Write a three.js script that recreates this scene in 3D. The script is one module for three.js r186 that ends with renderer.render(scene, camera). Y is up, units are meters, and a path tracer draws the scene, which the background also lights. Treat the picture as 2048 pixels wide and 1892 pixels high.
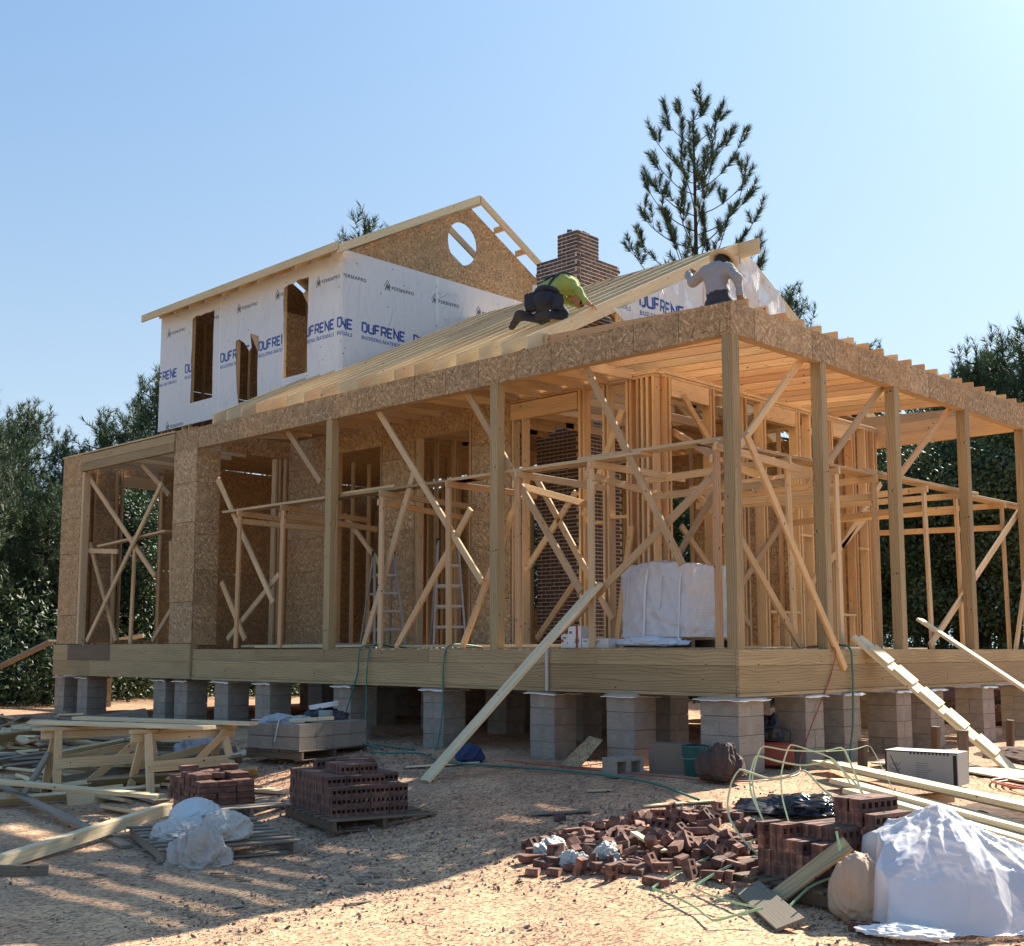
import * as THREE from 'three';
import { mergeGeometries, mergeVertices } from 'three/addons/utils/BufferGeometryUtils.js';
import { MarchingCubes } from 'three/addons/objects/MarchingCubes.js';

// ---------- camera, sky, sun, exposure ----------
const scene = new THREE.Scene();
const V = (x, y, z) => new THREE.Vector3(x, y, z);
const camera = new THREE.PerspectiveCamera(42.9, 1024 / 946, 0.1, 900);
camera.position.set(7.216, 1.45, 10.864);
{
  const th = Math.atan(267 / 2351), al = 45.82 * Math.PI / 180;
  camera.lookAt(V(7.216 - Math.cos(al) * Math.cos(th) * 10, 1.45 + Math.sin(th) * 10, 10.864 - Math.sin(al) * Math.cos(th) * 10));
}
camera.setViewOffset(1024, 946, 0, -39.5, 1024, 946);
scene.add(camera);

const renderer = new THREE.WebGLRenderer({ antialias: true });
renderer.setSize(1024, 946);
renderer.toneMapping = THREE.LinearToneMapping;
renderer.toneMappingExposure = 2.8;
renderer.shadowMap.enabled = true;
renderer.shadowMap.type = THREE.PCFSoftShadowMap;

const SUN = V(-0.03, 0.74, -1).normalize();
{ // clear summer sky: blue overhead, pale towards the horizon, brighter round the sun
  const W = 512, H = 256, d = new Float32Array(W * H * 4);
  for (let j = 0; j < H; j++) for (let i = 0; i < W; i++) {
    const lat = ((j + 0.5) / H - 0.5) * Math.PI, lon = ((i + 0.5) / W - 0.5) * 2 * Math.PI;
    const x = Math.cos(lat) * Math.cos(lon), y = Math.sin(lat), z = Math.cos(lat) * Math.sin(lon);
    const e = Math.max(0, y), t = 1 - Math.pow(1 - e, 3.2);
    const c = Math.max(0, x * SUN.x + y * SUN.y + z * SUN.z);
    const glow = 0.24 * Math.pow(c, 3) + 0.13 * Math.pow(c, 10) + 1.2 * Math.pow(c, 60);
    const hor = [0.3, 0.36, 0.378], zen = [0.058, 0.132, 0.262];
    const k = (j * W + i) * 4, gl = [0.9, 1.02, 1.0];
    for (let q = 0; q < 3; q++) d[k + q] = hor[q] * (1 - t) + zen[q] * t + glow * gl[q] * 0.55;
    if (y < 0) for (let q = 0; q < 3; q++) d[k + q] *= Math.max(0.45, 1 + y * 3);
    d[k + 3] = 1;
  }
  const sky = new THREE.DataTexture(d, W, H, THREE.RGBAFormat, THREE.FloatType);
  sky.mapping = THREE.EquirectangularReflectionMapping;
  sky.magFilter = sky.minFilter = THREE.LinearFilter;
  sky.colorSpace = THREE.LinearSRGBColorSpace; sky.needsUpdate = true;
  scene.background = sky; scene.environment = sky;
}
const sun = new THREE.DirectionalLight(new THREE.Color().setRGB(1, 0.91, 0.77), 5);
sun.position.copy(SUN).multiplyScalar(80).add(V(-5, 0, 0)); sun.target.position.set(-5, 0, 0);
sun.castShadow = true; sun.shadow.mapSize.set(4096, 4096); sun.shadow.radius = 1.2;
Object.assign(sun.shadow.camera, { left: -40, right: 40, top: 40, bottom: -40, near: 1, far: 200 });
scene.add(sun, sun.target);

// ---------- helpers ----------
let seed = 12345;
const rnd = () => { seed = (seed * 1664525 + 1013904223) >>> 0; return seed / 4294967296; };
const rr = (a, b) => a + (b - a) * rnd();
const pick = a => a[Math.floor(rnd() * a.length) % a.length];
const hash = (x, y) => { let h = Math.imul(x | 0, 374761393) ^ Math.imul(y | 0, 668265263); h = Math.imul(h ^ (h >>> 13), 1274126177); return ((h ^ (h >>> 16)) >>> 0) / 4294967296; };
const sm = t => t * t * (3 - 2 * t);
function vn(x, y, px = 0, py = 0) {
  const xi = Math.floor(x), yi = Math.floor(y), fx = sm(x - xi), fy = sm(y - yi);
  const w = (a, p) => p ? ((a % p) + p) % p : a;
  const a = hash(w(xi, px), w(yi, py)), b = hash(w(xi + 1, px), w(yi, py)), c = hash(w(xi, px), w(yi + 1, py)), e = hash(w(xi + 1, px), w(yi + 1, py));
  return a + (b - a) * fx + (c - a) * fy + (a - b - c + e) * fx * fy;
}
const fbm = (x, y, o = 4) => { let s = 0, a = 0.5, f = 1; for (let i = 0; i < o; i++) { s += a * vn(x * f + i * 17, y * f + i * 31); a *= 0.5; f *= 2; } return s; };
const sstep = (a, b, x) => { const t = Math.min(1, Math.max(0, (x - a) / (b - a))); return sm(t); };

const taken = {};
function numbered(n) { if (taken[n] === undefined) { taken[n] = 0; return n; } return n + '_' + String(++taken[n]).padStart(3, '0'); }
function shade(o) { o.castShadow = true; o.receiveShadow = true; return o; }
function tag(o, label, category, group, kind) {
  if (label) o.userData.label = label;
  if (category) o.userData.category = category;
  if (group) o.userData.group = group;
  if (kind) o.userData.kind = kind;
  return o;
}
function thing(name, label, category, pos = [0, 0, 0], turn = 0, group) {
  const o = new THREE.Group(); o.name = numbered(name); o.position.set(...pos); o.rotation.y = turn;
  tag(o, label, category, group); scene.add(o); return o;
}
function mesh(name, geo, mat, parent) {
  const m = new THREE.Mesh(geo, mat); m.name = parent === scene ? numbered(name) : name; parent.add(m); return shade(m);
}
function solo(name, geo, mat, label, category, group) { return tag(mesh(name, geo, mat, scene), label, category, group); }
function copyOf(src, label, group) {
  const c = src.clone(); c.name = numbered(src.name.replace(/_\d{3}$/, '')); c.userData = { ...src.userData };
  if (label) c.userData.label = label; if (group) c.userData.group = group;
  scene.add(c); return c;
}
function geoFrom(pos, nor, uv) {
  const g = new THREE.BufferGeometry();
  g.setAttribute('position', new THREE.Float32BufferAttribute(pos, 3));
  if (nor) g.setAttribute('normal', new THREE.Float32BufferAttribute(nor, 3));
  if (uv) g.setAttribute('uv', new THREE.Float32BufferAttribute(uv, 2));
  if (!nor) g.computeVertexNormals();
  return g;
}
// sawn timber: a prism with eased edges; u runs along the grain, in metres over the texture's size
const TL = 2.4, TW = 0.6;
function barGeo(L, w, t, c = 0.003, warp = 0) {
  c = Math.min(c, t * 0.3);
  const Y = w / 2, Z = t / 2, P = [[Y - c, Z], [-Y + c, Z], [-Y, Z - c], [-Y, -Z + c], [-Y + c, -Z], [Y - c, -Z], [Y, -Z + c], [Y, Z - c]];
  const pos = [], nor = [], uv = [], u0 = rnd() * 7, v0 = rnd() * 7;
  let s = 0;
  const segs = warp ? 6 : 1;
  const off = f => warp * (4 * f * (1 - f));
  for (let i = 0; i < 8; i++) {
    const a = P[i], b = P[(i + 1) % 8], dy = b[0] - a[0], dz = b[1] - a[1], l = Math.hypot(dy, dz), n = [0, -dz / l * -1, dy / l * -1];
    n[1] = dz / l; n[2] = -dy / l;
    if (n[1] * (a[0] + b[0]) + n[2] * (a[1] + b[1]) < 0) { n[1] *= -1; n[2] *= -1; }
    for (let k = 0; k < segs; k++) {
      const f0 = k / segs, f1 = (k + 1) / segs, x0 = -L / 2 + L * f0, x1 = -L / 2 + L * f1, o0 = off(f0), o1 = off(f1);
      const q = [[x0, a[0], a[1] + o0], [x0, b[0], b[1] + o0], [x1, b[0], b[1] + o1], [x0, a[0], a[1] + o0], [x1, b[0], b[1] + o1], [x1, a[0], a[1] + o1]];
      const uu = [[f0, s], [f0, s + l], [f1, s + l], [f0, s], [f1, s + l], [f1, s]];
      for (let m = 0; m < 6; m++) { pos.push(...q[m]); nor.push(...n); uv.push(uu[m][0] * L / TL + u0, uu[m][1] / TW + v0); }
    }
    s += l;
  }
  for (const e of [-1, 1]) for (let i = 1; i < 7; i++) {
    const tri = e > 0 ? [P[0], P[i + 1], P[i]] : [P[0], P[i], P[i + 1]];
    for (const p of tri) { pos.push(e * L / 2, p[0], p[1]); nor.push(e, 0, 0); uv.push(u0 + p[1] * 0.1, v0 + p[0] * 1.2); }
  }
  // make the winding agree with the normals
  for (let i = 0; i < pos.length; i += 9) {
    const ax = pos[i + 3] - pos[i], ay = pos[i + 4] - pos[i + 1], az = pos[i + 5] - pos[i + 2], bx = pos[i + 6] - pos[i], by = pos[i + 7] - pos[i + 1], bz = pos[i + 8] - pos[i + 2];
    const d = (ay * bz - az * by) * nor[i] + (az * bx - ax * bz) * nor[i + 1] + (ax * by - ay * bx) * nor[i + 2];
    if (d < 0) { for (let k = 0; k < 3; k++) { [pos[i + 3 + k], pos[i + 6 + k]] = [pos[i + 6 + k], pos[i + 3 + k]]; }
      const j = i / 3 * 2; for (let k = 0; k < 2; k++) [uv[j + 2 + k], uv[j + 4 + k]] = [uv[j + 4 + k], uv[j + 2 + k]]; }
  }
  return geoFrom(pos, nor, uv);
}
function frame(o, X, up) {
  X = X.clone().normalize(); const Yv = up.clone().addScaledVector(X, -up.dot(X)).normalize(), Zv = X.clone().cross(Yv);
  o.quaternion.setFromRotationMatrix(new THREE.Matrix4().makeBasis(X, Yv, Zv));
}
// a timber from a to b; w lies along `up`, t across it
function bar(parent, name, a, b, w, t, mat, up = [0, 1, 0], c = 0.003, warp = 0) {
  a = V(...a); b = V(...b); const d = b.clone().sub(a), L = d.length();
  const m = mesh(name, barGeo(L, w, t, c, warp), mat, parent);
  m.position.copy(a).add(b).multiplyScalar(0.5); frame(m, d, V(...up)); return m;
}
// flat piece: polygon (3D, planar) pushed out along ext
function prismGeo(pts, ext, scaleU = 1, scaleV = 1, holes = [], randUV = true) {
  const p = pts.map(q => V(...q)), e = V(...ext);
  const u = p[1].clone().sub(p[0]).normalize();
  let n = V(0, 0, 0); for (let i = 0; i < p.length; i++) { const a = p[i], b = p[(i + 1) % p.length]; n.add(a.clone().sub(p[0]).cross(b.clone().sub(p[0]))); }
  n.normalize(); const v = n.clone().cross(u);
  const o = p[0], to2 = q => new THREE.Vector2(q.clone().sub(o).dot(u), q.clone().sub(o).dot(v));
  const c2 = p.map(to2), h3 = holes.map(h => h.map(q => V(...q))), h2 = h3.map(h => h.map(to2));
  const tris = THREE.ShapeUtils.triangulateShape(c2, h2), all = [...p, ...h3.flat()], a2 = [...c2, ...h2.flat()];
  const pos = [], uv = [], ou = randUV ? rnd() * 5 : 0, ov = randUV ? rnd() * 5 : 0, sgn = e.dot(n) > 0;
  const put = (q, U, W) => { pos.push(q.x, q.y, q.z); uv.push(U / scaleU + ou, W / scaleV + ov); };
  for (const t of tris) {
    const f = sgn ? [t[0], t[2], t[1]] : t, bk = sgn ? t : [t[0], t[2], t[1]];
    for (const i of f) put(all[i], a2[i].x, a2[i].y);
    for (const i of bk) put(all[i].clone().add(e), a2[i].x, a2[i].y);
  }
  const el = e.length();
  const loop = (ring, flip) => { for (let i = 0; i < ring.length; i++) {
    const a = ring[i], b = ring[(i + 1) % ring.length], A = to2(a), B = to2(b), a1 = a.clone().add(e), b1 = b.clone().add(e);
    const q = (sgn !== flip) ? [[a, A, 0], [b, B, 0], [b1, B, el], [a, A, 0], [b1, B, el], [a1, A, el]] : [[b, B, 0], [a, A, 0], [a1, A, el], [b, B, 0], [a1, A, el], [b1, B, el]];
    for (const [r, s, w] of q) put(r, s.x, s.y + w);
  } };
  loop(p, false); h3.forEach(h => loop(h, true));
  return geoFrom(pos, null, uv);
}
const prism = (parent, name, pts, ext, mat, su = 1, sv = 1, holes, ru) => mesh(name, prismGeo(pts, ext, su, sv, holes, ru), mat, parent);
function tubeGeo(pts, r, seg = 40, rad = 6, closed = false) { return new THREE.TubeGeometry(new THREE.CatmullRomCurve3(pts.map(p => V(...p)), closed), seg, r, rad, closed); }
// eased block with uv in metres
function blockGeo(x, y, z, c = 0.006, s = 1) {
  const g = barGeo(x, y, z, c); const uv = g.attributes.uv; for (let i = 0; i < uv.count; i++) uv.setXY(i, uv.getX(i) * TL / s, uv.getY(i) * TW / s); return g;
}

// ---------- textures ----------
function dataTex(W, H, fn, srgb = true) {
  const d = new Uint8Array(W * H * 4);
  for (let j = 0; j < H; j++) for (let i = 0; i < W; i++) { const c = fn(i / W, j / H, i, j), k = (j * W + i) * 4; for (let q = 0; q < 3; q++) d[k + q] = Math.max(0, Math.min(255, c[q])); d[k + 3] = 255; }
  const t = new THREE.DataTexture(d, W, H); t.wrapS = t.wrapT = THREE.RepeatWrapping; t.magFilter = THREE.LinearFilter; t.minFilter = THREE.LinearMipmapLinearFilter; t.generateMipmaps = true;
  if (srgb) t.colorSpace = THREE.SRGBColorSpace; t.needsUpdate = true; return t;
}
function woodTex(base, ring, knot, so, rings = 26, knots = 9) {
  const ks = []; for (let i = 0; i < knots; i++) ks.push([hash(i, so), hash(i + 50, so), 0.006 + 0.014 * hash(i + 90, so)]);
  return dataTex(1024, 512, (u, v) => {
    let y = v * rings + 1.6 * (vn(u * 3 + so, v * 6, 3 + 0, 6) - 0.5) * 2 + 0.7 * (vn(u * 9, v * 14 + so, 9, 14) - 0.5), kd = 0;
    for (const [a, b, r] of ks) {
      let du = Math.abs(u - a); du = Math.min(du, 1 - du); let dv = v - b; if (dv > 0.5) dv -= 1; if (dv < -0.5) dv += 1;
      const q = Math.hypot(du * 4, dv), w = Math.exp(-q * q / (r * r * 9)); y += w * Math.sign(dv) * 1.4;
      kd = Math.max(kd, sstep(r * 1.15, r * 0.7, Math.hypot(du * 3.2, dv)));
    }
    const f = y - Math.floor(y), late = Math.pow(f, 3) * (1 - sstep(0.93, 1, f));
    const fine = vn(u * 60, v * 512, 60, 512) * 0.5 + vn(u * 20, v * 200, 20, 200) * 0.5, blot = vn(u * 5, v * 8 + so, 5, 8);
    const k = 0.86 + 0.16 * fine + 0.1 * (blot - 0.5);
    return [0, 1, 2].map(q => (base[q] * (1 - late * 0.62) + ring[q] * late * 0.62) * k * (1 - kd) + knot[q] * kd);
  });
}
const cv = (w, h) => { const c = document.createElement('canvas'); c.width = w; c.height = h; return [c, c.getContext('2d')]; };
function canTex(c, srgb = true, rep = true) {
  const t = new THREE.CanvasTexture(c); if (rep) t.wrapS = t.wrapT = THREE.RepeatWrapping; t.magFilter = THREE.LinearFilter; t.anisotropy = 8; if (srgb) t.colorSpace = THREE.SRGBColorSpace; return t;
}
const pineTex = woodTex([229, 200, 158], [184, 141, 100], [84, 54, 38], 3, 24, 17);
const yellowTex = woodTex([236, 218, 184], [208, 178, 134], [122, 84, 54], 11, 20, 7);
const treatTex = woodTex([188, 166, 126], [118, 96, 66], [52, 39, 30], 23, 20, 13);
const greyTex = woodTex([150, 138, 122], [104, 92, 78], [70, 58, 48], 31, 30, 7);
const osbMake = (pal, bg) => {
  const [c, x] = cv(1024, 1024); x.fillStyle = bg; x.fillRect(0, 0, 1024, 1024);
  for (let i = 0; i < 3400; i++) {
    const px = rnd() * 1024, py = rnd() * 1024, l = rr(36, 130), w = rr(7, 24), a = rnd() * Math.PI, col = pick(pal), f = rr(0.78, 1.12);
    for (const ox of [-1024, 0, 1024]) for (const oy of [-1024, 0, 1024]) {
      const X = px + ox, Y = py + oy; if (X < -80 || Y < -80 || X > 1104 || Y > 1104) continue;
      x.save(); x.translate(X, Y); x.rotate(a);
      x.fillStyle = `rgba(${col.map(q => Math.min(255, q * f | 0)).join(',')},0.78)`;
      x.beginPath(); x.moveTo(-l / 2, -w / 2); x.lineTo(l / 2 - w * 0.4, -w / 2 * 0.8); x.lineTo(l / 2, w * 0.1); x.lineTo(l / 2 - w * 0.3, w / 2); x.lineTo(-l / 2 + w * 0.2, w / 2 * 0.9); x.closePath(); x.fill();
      x.strokeStyle = 'rgba(70,42,20,0.28)'; x.lineWidth = 1; x.beginPath(); x.moveTo(-l / 2, w / 2); x.lineTo(l / 2, w / 2); x.stroke();
      x.restore();
    }
  }
  return canTex(c);
};
const osbTex = osbMake([[198, 170, 132], [186, 157, 119], [168, 138, 102], [214, 188, 150], [148, 120, 90], [194, 164, 126], [178, 148, 110]], 'rgb(170,140,104)');
const concTex = dataTex(512, 512, (u, v) => { const n = vn(u * 200, v * 200, 200, 200), m = vn(u * 60, v * 60, 60, 60), b = vn(u * 6, v * 6, 6, 6), k = 0.8 + 0.22 * n + 0.08 * m + 0.12 * (b - 0.5); return [172 * k, 164 * k, 154 * k]; });
const brickTexA = dataTex(512, 512, (u, v) => { const n = vn(u * 120, v * 120, 120, 120), b = vn(u * 9, v * 9, 9, 9), b2 = vn(u * 23, v * 23, 23, 23), k = 0.72 + 0.3 * n + 0.35 * (b - 0.5), w = sstep(0.72, 0.86, b2) * 0.35; return [148 * k + 70 * w, 112 * k + 66 * w, 98 * k + 62 * w]; });

// ---------- materials ----------
const rgb = (r, g, b) => new THREE.Color().setRGB(r, g, b);
const std = o => new THREE.MeshStandardMaterial(Object.assign({ roughness: 0.85, metalness: 0 }, o));
const tone = (map, list, bump = 0.0012, rough = 0.78) => list.map(c => std({ map, color: rgb(...c), bumpMap: map, bumpScale: bump, roughness: rough }));
const PINE = tone(pineTex, [[0.86, 0.84, 0.8], [1, 0.98, 0.94], [0.7, 0.63, 0.55], [0.92, 0.82, 0.7], [0.8, 0.8, 0.79], [0.8, 0.66, 0.55], [0.98, 0.92, 0.8], [0.62, 0.58, 0.53]]);
const YEL = tone(yellowTex, [[0.92, 0.9, 0.82], [0.84, 0.8, 0.7], [0.96, 0.93, 0.85]]);
const TREAT = tone(treatTex, [[0.84, 0.82, 0.78], [0.74, 0.7, 0.64], [0.92, 0.9, 0.84]], 0.0015);
const WEATH = tone(greyTex, [[0.9, 0.9, 0.9], [0.75, 0.72, 0.68], [1, 0.98, 0.94]]);
const BROWN = tone(greyTex, [[0.62, 0.5, 0.4], [0.5, 0.39, 0.31]]);
const OSB = tone(osbTex, [[0.94, 0.9, 0.84], [0.8, 0.77, 0.72], [1, 0.98, 0.94], [0.94, 0.85, 0.74], [0.86, 0.8, 0.7]], 0.002, 0.8);
const CONC = [[0.8, 0.76, 0.71], [0.7, 0.67, 0.63], [0.76, 0.72, 0.69]].map(c => std({ map: concTex, color: rgb(...c), bumpMap: concTex, bumpScale: 0.003, roughness: 0.95 }));
const BRICK = [[0.6, 0.53, 0.5], [0.48, 0.43, 0.42], [0.76, 0.62, 0.55], [0.42, 0.39, 0.39], [0.94, 0.8, 0.72], [0.64, 0.5, 0.44]].map(c => std({ map: brickTexA, color: rgb(...c), bumpMap: brickTexA, bumpScale: 0.002, roughness: 0.9 }));
const CBRICK = [[0.62, 0.68, 0.68], [0.5, 0.55, 0.56], [0.76, 0.76, 0.72], [0.44, 0.49, 0.51]].map(c => std({ map: brickTexA, color: rgb(...c), bumpMap: brickTexA, bumpScale: 0.002, roughness: 0.9 }));
const MORTAR = std({ color: rgb(0.58, 0.53, 0.47), bumpMap: concTex, bumpScale: 0.006, roughness: 0.95 });
const FOIL = new THREE.MeshStandardMaterial({ color: rgb(0.75, 0.77, 0.8), roughness: 0.35, metalness: 0.85 });
const ALU = new THREE.MeshStandardMaterial({ color: rgb(0.36, 0.34, 0.32), roughness: 0.5, metalness: 0.75 });
const BLACK = std({ color: rgb(0.02, 0.02, 0.022), roughness: 0.5 });
const DIRTY = std({ color: rgb(0.3, 0.2, 0.13) });
// ---------- ground ----------
function gy0(x, z) { const b = 0.14 + 0.009 * Math.min(10, Math.max(0, -x)); return b - 0.45 * sstep(0.4, 5.0, Math.hypot(Math.max(0, x), Math.max(0, z))); }
function gy(x, z) {
  const near = sstep(60, 25, Math.hypot(x, z));
  return gy0(x, z) + near * (0.09 * (fbm(x * 0.55 + 9, z * 0.55 + 4, 3) - 0.45) + 0.03 * (vn(x * 2.1, z * 2.1) - 0.5)) - 0.015;
}
{
  const axis = (lo, a, b, hi, st) => { const r = []; for (let x = a; x <= b + 1e-6; x += st) r.push(x); let d = st, x = a; const l = []; while (x > lo) { d = Math.min(12, d * 1.22); x -= d; l.unshift(x); } d = st; x = b; const h = []; while (x < hi) { d = Math.min(12, d * 1.22); x += d; h.push(x); } return [...l, ...r, ...h]; };
  const xs = axis(-260, -8, 8, 160, 0.045), zs = axis(-260, -2.5, 10, 120, 0.045), nx = xs.length, nz = zs.length;
  const pos = new Float32Array(nx * nz * 3), uv = new Float32Array(nx * nz * 2), col = new Float32Array(nx * nz * 3), idx = [];
  for (let j = 0; j < nz; j++) for (let i = 0; i < nx; i++) {
    const k = j * nx + i, x = xs[i], z = zs[j];
    const inF = x > -8.2 && x < 8.2 && z > -2.7 && z < 10.2;
    const clod = inF ? vn(x * 9, z * 9) * 0.5 + vn(x * 19 + 5, z * 19) * 0.5 : 0.5, patch = fbm(x * 0.8 + 3, z * 0.8, 3);
    const rough = inF ? sstep(0.38, 0.6, patch) : 0;
    pos[3 * k] = x; pos[3 * k + 1] = gy(x, z) + (inF ? (clod - 0.5) * (0.006 + 0.016 * rough) + Math.max(0, vn(x * 26, z * 26) - 0.72) * 0.05 * rough : 0); pos[3 * k + 2] = z;
    uv[2 * k] = x / 1.7; uv[2 * k + 1] = z / 1.7;
    const rut = sstep(0.55, 0.8, vn((x * 0.8 + z * 0.6) * 0.45 + 3, (x * 0.6 - z * 0.8) * 2.2)), red = sstep(0.36, 0.58, fbm(x * 0.5 + 20, z * 0.5, 4)), grey = sstep(0.45, 0.62, fbm(x * 0.6 + 2 - z * 0.1, z * 0.6 + 50, 4)) * (x < 0.5 ? 1 : 0.35), speck = vn(x * 13 + 2, z * 13);
    let c = [0.86, 0.68, 0.54]; const mix = (d, t) => c = c.map((q, n) => q * (1 - t) + d[n] * t);
    mix([0.72, 0.47, 0.37], red * 0.85); mix([0.6, 0.44, 0.36], rut * 0.5); mix([0.54, 0.47, 0.42], grey * 0.8); mix([0.92, 0.8, 0.66], sstep(0.6, 0.85, speck) * 0.35); mix([0.36, 0.27, 0.22], sstep(0.58, 0.74, vn(x * 17 + 40, z * 17)) * 0.7 * (0.3 + 0.7 * rough));
    const far = Math.hypot(x + 5, z + 4), grass = sstep(15, 22, far + 5 * (fbm(x * 0.25, z * 0.25, 3) - 0.5) - 30 * sstep(-6, 6, x + z * 0.6)) * sstep(0.3, 0.55, fbm(x * 0.12 + 7, z * 0.12, 3) + sstep(18, 40, far) * 0.3);
    mix([0.16, 0.2, 0.06], grass * 0.85);
    col.set(c, 3 * k);
    if (i < nx - 1 && j < nz - 1) { const a = k, b = k + 1, e = k + nx, f = k + nx + 1; idx.push(a, e, b, b, e, f); }
  }
  const g = new THREE.BufferGeometry(); g.setAttribute('position', new THREE.BufferAttribute(pos, 3)); g.setAttribute('uv', new THREE.BufferAttribute(uv, 2)); g.setAttribute('color', new THREE.BufferAttribute(col, 3)); g.setIndex(idx); g.computeVertexNormals();
  const tex = dataTex(1024, 1024, (u, v) => {
    const a = vn(u * 256, v * 256, 256, 256), b = vn(u * 90, v * 90, 90, 90), c = vn(u * 30, v * 30, 30, 30), d = vn(u * 8, v * 8, 8, 8), s = vn(u * 150 + 0.5, v * 60, 150, 60);
    const dark = sstep(0.64, 0.78, s) * 0.65 + sstep(0.72, 0.86, b) * 0.45, k = 0.78 + 0.16 * a + 0.16 * b + 0.1 * (c - 0.5) + 0.12 * (d - 0.5) - dark * 0.5;
    return [236 * k, 210 * k, 180 * k];
  });
  const m = std({ map: tex, vertexColors: true, bumpMap: tex, bumpScale: 0.016, roughness: 0.97 });
  tag(mesh('ground', g, m, scene), 'sandy red clay building ground strewn with chips', 'ground', null, 'structure');
}
// loose chips and clods that nobody could count
{
  const chip = new THREE.IcosahedronGeometry(1, 0), n = 24000;
  const im = new THREE.InstancedMesh(chip, std({ color: rgb(1, 1, 1), roughness: 0.95 }), n), M = new THREE.Matrix4(), q = new THREE.Quaternion(), e = new THREE.Euler(), s = V(1, 1, 1);
  const pal = [[0.3, 0.21, 0.16], [0.16, 0.11, 0.085], [0.4, 0.29, 0.21], [0.24, 0.2, 0.18], [0.12, 0.09, 0.07], [0.24, 0.12, 0.085], [0.46, 0.36, 0.27]];
  for (let i = 0; i < n; i++) {
    let x, z, t = 0; do { x = rr(-7, 7); z = rr(-0.5, 9.6); t++; } while (t < 8 && sstep(0.36, 0.56, fbm(x * 0.8 + 3, z * 0.8, 3)) < rnd() * 1.2);
    const a = Math.pow(rnd(), 4), r = 0.003 + 0.013 * a;
    e.set(rnd() * 6, rnd() * 6, rnd() * 6); q.setFromEuler(e); s.set(r * rr(0.8, 2.4), r * rr(0.4, 0.9), r * rr(0.7, 1.2));
    M.compose(V(x, gy(x, z) + r * 0.3, z), q, s); im.setMatrixAt(i, M); const c = pick(pal); im.setColorAt(i, rgb(...c));
  }
  im.name = 'ground_debris'; shade(im); scene.add(im); tag(im, 'small clods, bark chips and gravel scattered over the clay', 'debris', null, 'stuff');
}

// ---------- house ----------
const house = thing('house', 'two-storey timber house under construction with open rafters and wrapped upper floor', 'house');
const HB = (name, a, b, w, t, mat, up, c) => bar(house, name, a, b, w, t, mat, up, c);
const X1 = -10.85, XL = -15.9, ZF = -1.9, XR = -2.5, ZB = -8.0, YD = 1.45;
// rim boards of the porch deck
function rim(ax, from, to, y0, h, plane, mats, out, cuts) { // boards end to end along x or z
  const c = [from, ...cuts, to];
  for (let i = 0; i < c.length - 1; i++) {
    const s = Math.sign(to - from) * 0.0015, a = c[i] + s, b = c[i + 1] - s, y = y0 + h / 2, o = out + rr(-0.001, 0.001);
    if (ax === 'x') HB('rim_board', [a, y, plane + o - 0.019], [b, y, plane + o - 0.019], h - 0.003, 0.038, pick(mats));
    else HB('rim_board', [plane + o - 0.019, y, a], [plane + o - 0.019, y, b], h - 0.003, 0.038, pick(mats));
  }
}
rim('x', -0.04, X1, 0.985, 0.288, 0, TREAT, 0, [-3.3, -6.95]);
rim('x', -0.04, X1, 1.273, 0.177, 0, TREAT, 0, [-4.9, -9.0]);
rim('x', -0.04, X1, 0.945, 0.04, 0.012, TREAT, 0, [-4.2, -8.0]);
rim('z', 0, -8.6, 0.985, 0.288, 0, TREAT, 0, [-3.95]);
rim('z', 0, -8.6, 1.273, 0.177, 0, TREAT, 0, [-3.95]);
rim('z', 0.01, -8.6, 0.945, 0.04, 0.012, TREAT, 0, [-4.4]);
rim('x', X1, XL, 0.95, 0.29, 0.04, TREAT, 0, [-11.6, -14.4]);
rim('x', X1, XL, 1.24, 0.3, 0.04, [TREAT[1], BROWN[0], TREAT[0], TREAT[2]], 0, [-11.6, -13.6, -15.3]);
rim('z', 0.035, -0.1, 0.95, 0.59, X1 + 0.02, TREAT, 0, []);
// side porch at the far left
rim('x', -16, -18.6, 0.98, 0.25, -1.6, TREAT, 0, []); rim('x', -16, -18.6, 1.23, 0.2, -1.6, TREAT, 0, []);
for (let k = 0; k < 5; k++) HB('joist', [-16.2 - k * 0.55, 1.3, -1.66], [-16.2 - k * 0.55, 1.3, -6], 0.22, 0.038, TREAT[1]);
HB('handrail', [-17.2, 1.75, -2.6], [-18.4, 1.62, -2.4], 0.09, 0.04, PINE[0]);
// deck joists, floor of the body
for (let x = -0.45; x > X1; x -= 0.41) HB('joist', [x, 1.3, -0.045], [x, 1.3, ZF + 0.02], 0.235, 0.038, pick(TREAT));
for (let z = -2.2; z > -8.5; z -= 0.41) HB('joist', [-0.045, 1.3, z], [XR - 0.02, 1.3, z], 0.235, 0.038, pick(TREAT));
prism(house, 'subfloor', [[XL + 0.05, 1.42, ZF + 0.05], [XR - 0.02, 1.42, ZF + 0.05], [XR - 0.02, 1.42, ZB], [XL + 0.05, 1.42, ZB]], [0, 0.022, 0], OSB[1]);
prism(house, 'subfloor', [[XL + 0.05, 1.515, 0], [X1 - 0.02, 1.515, 0], [X1 - 0.02, 1.515, ZF + 0.05], [XL + 0.05, 1.515, ZF + 0.05]], [0, 0.022, 0], OSB[1]);
HB('girder', [XL + 0.1, 1.15, -4.2], [-2.4, 1.15, -4.2], 0.28, 0.11, TREAT[1]); HB('girder', [XL + 0.1, 1.15, -6.2], [-2.4, 1.15, -6.2], 0.28, 0.11, TREAT[1]);
HB('girder', [XL + 0.1, 1.15, -2.2], [-2.4, 1.15, -2.2], 0.28, 0.11, TREAT[1]); HB('girder', [XL + 0.1, 1.15, -8.0], [0, 1.15, -8.0], 0.28, 0.11, TREAT[1]);
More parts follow.
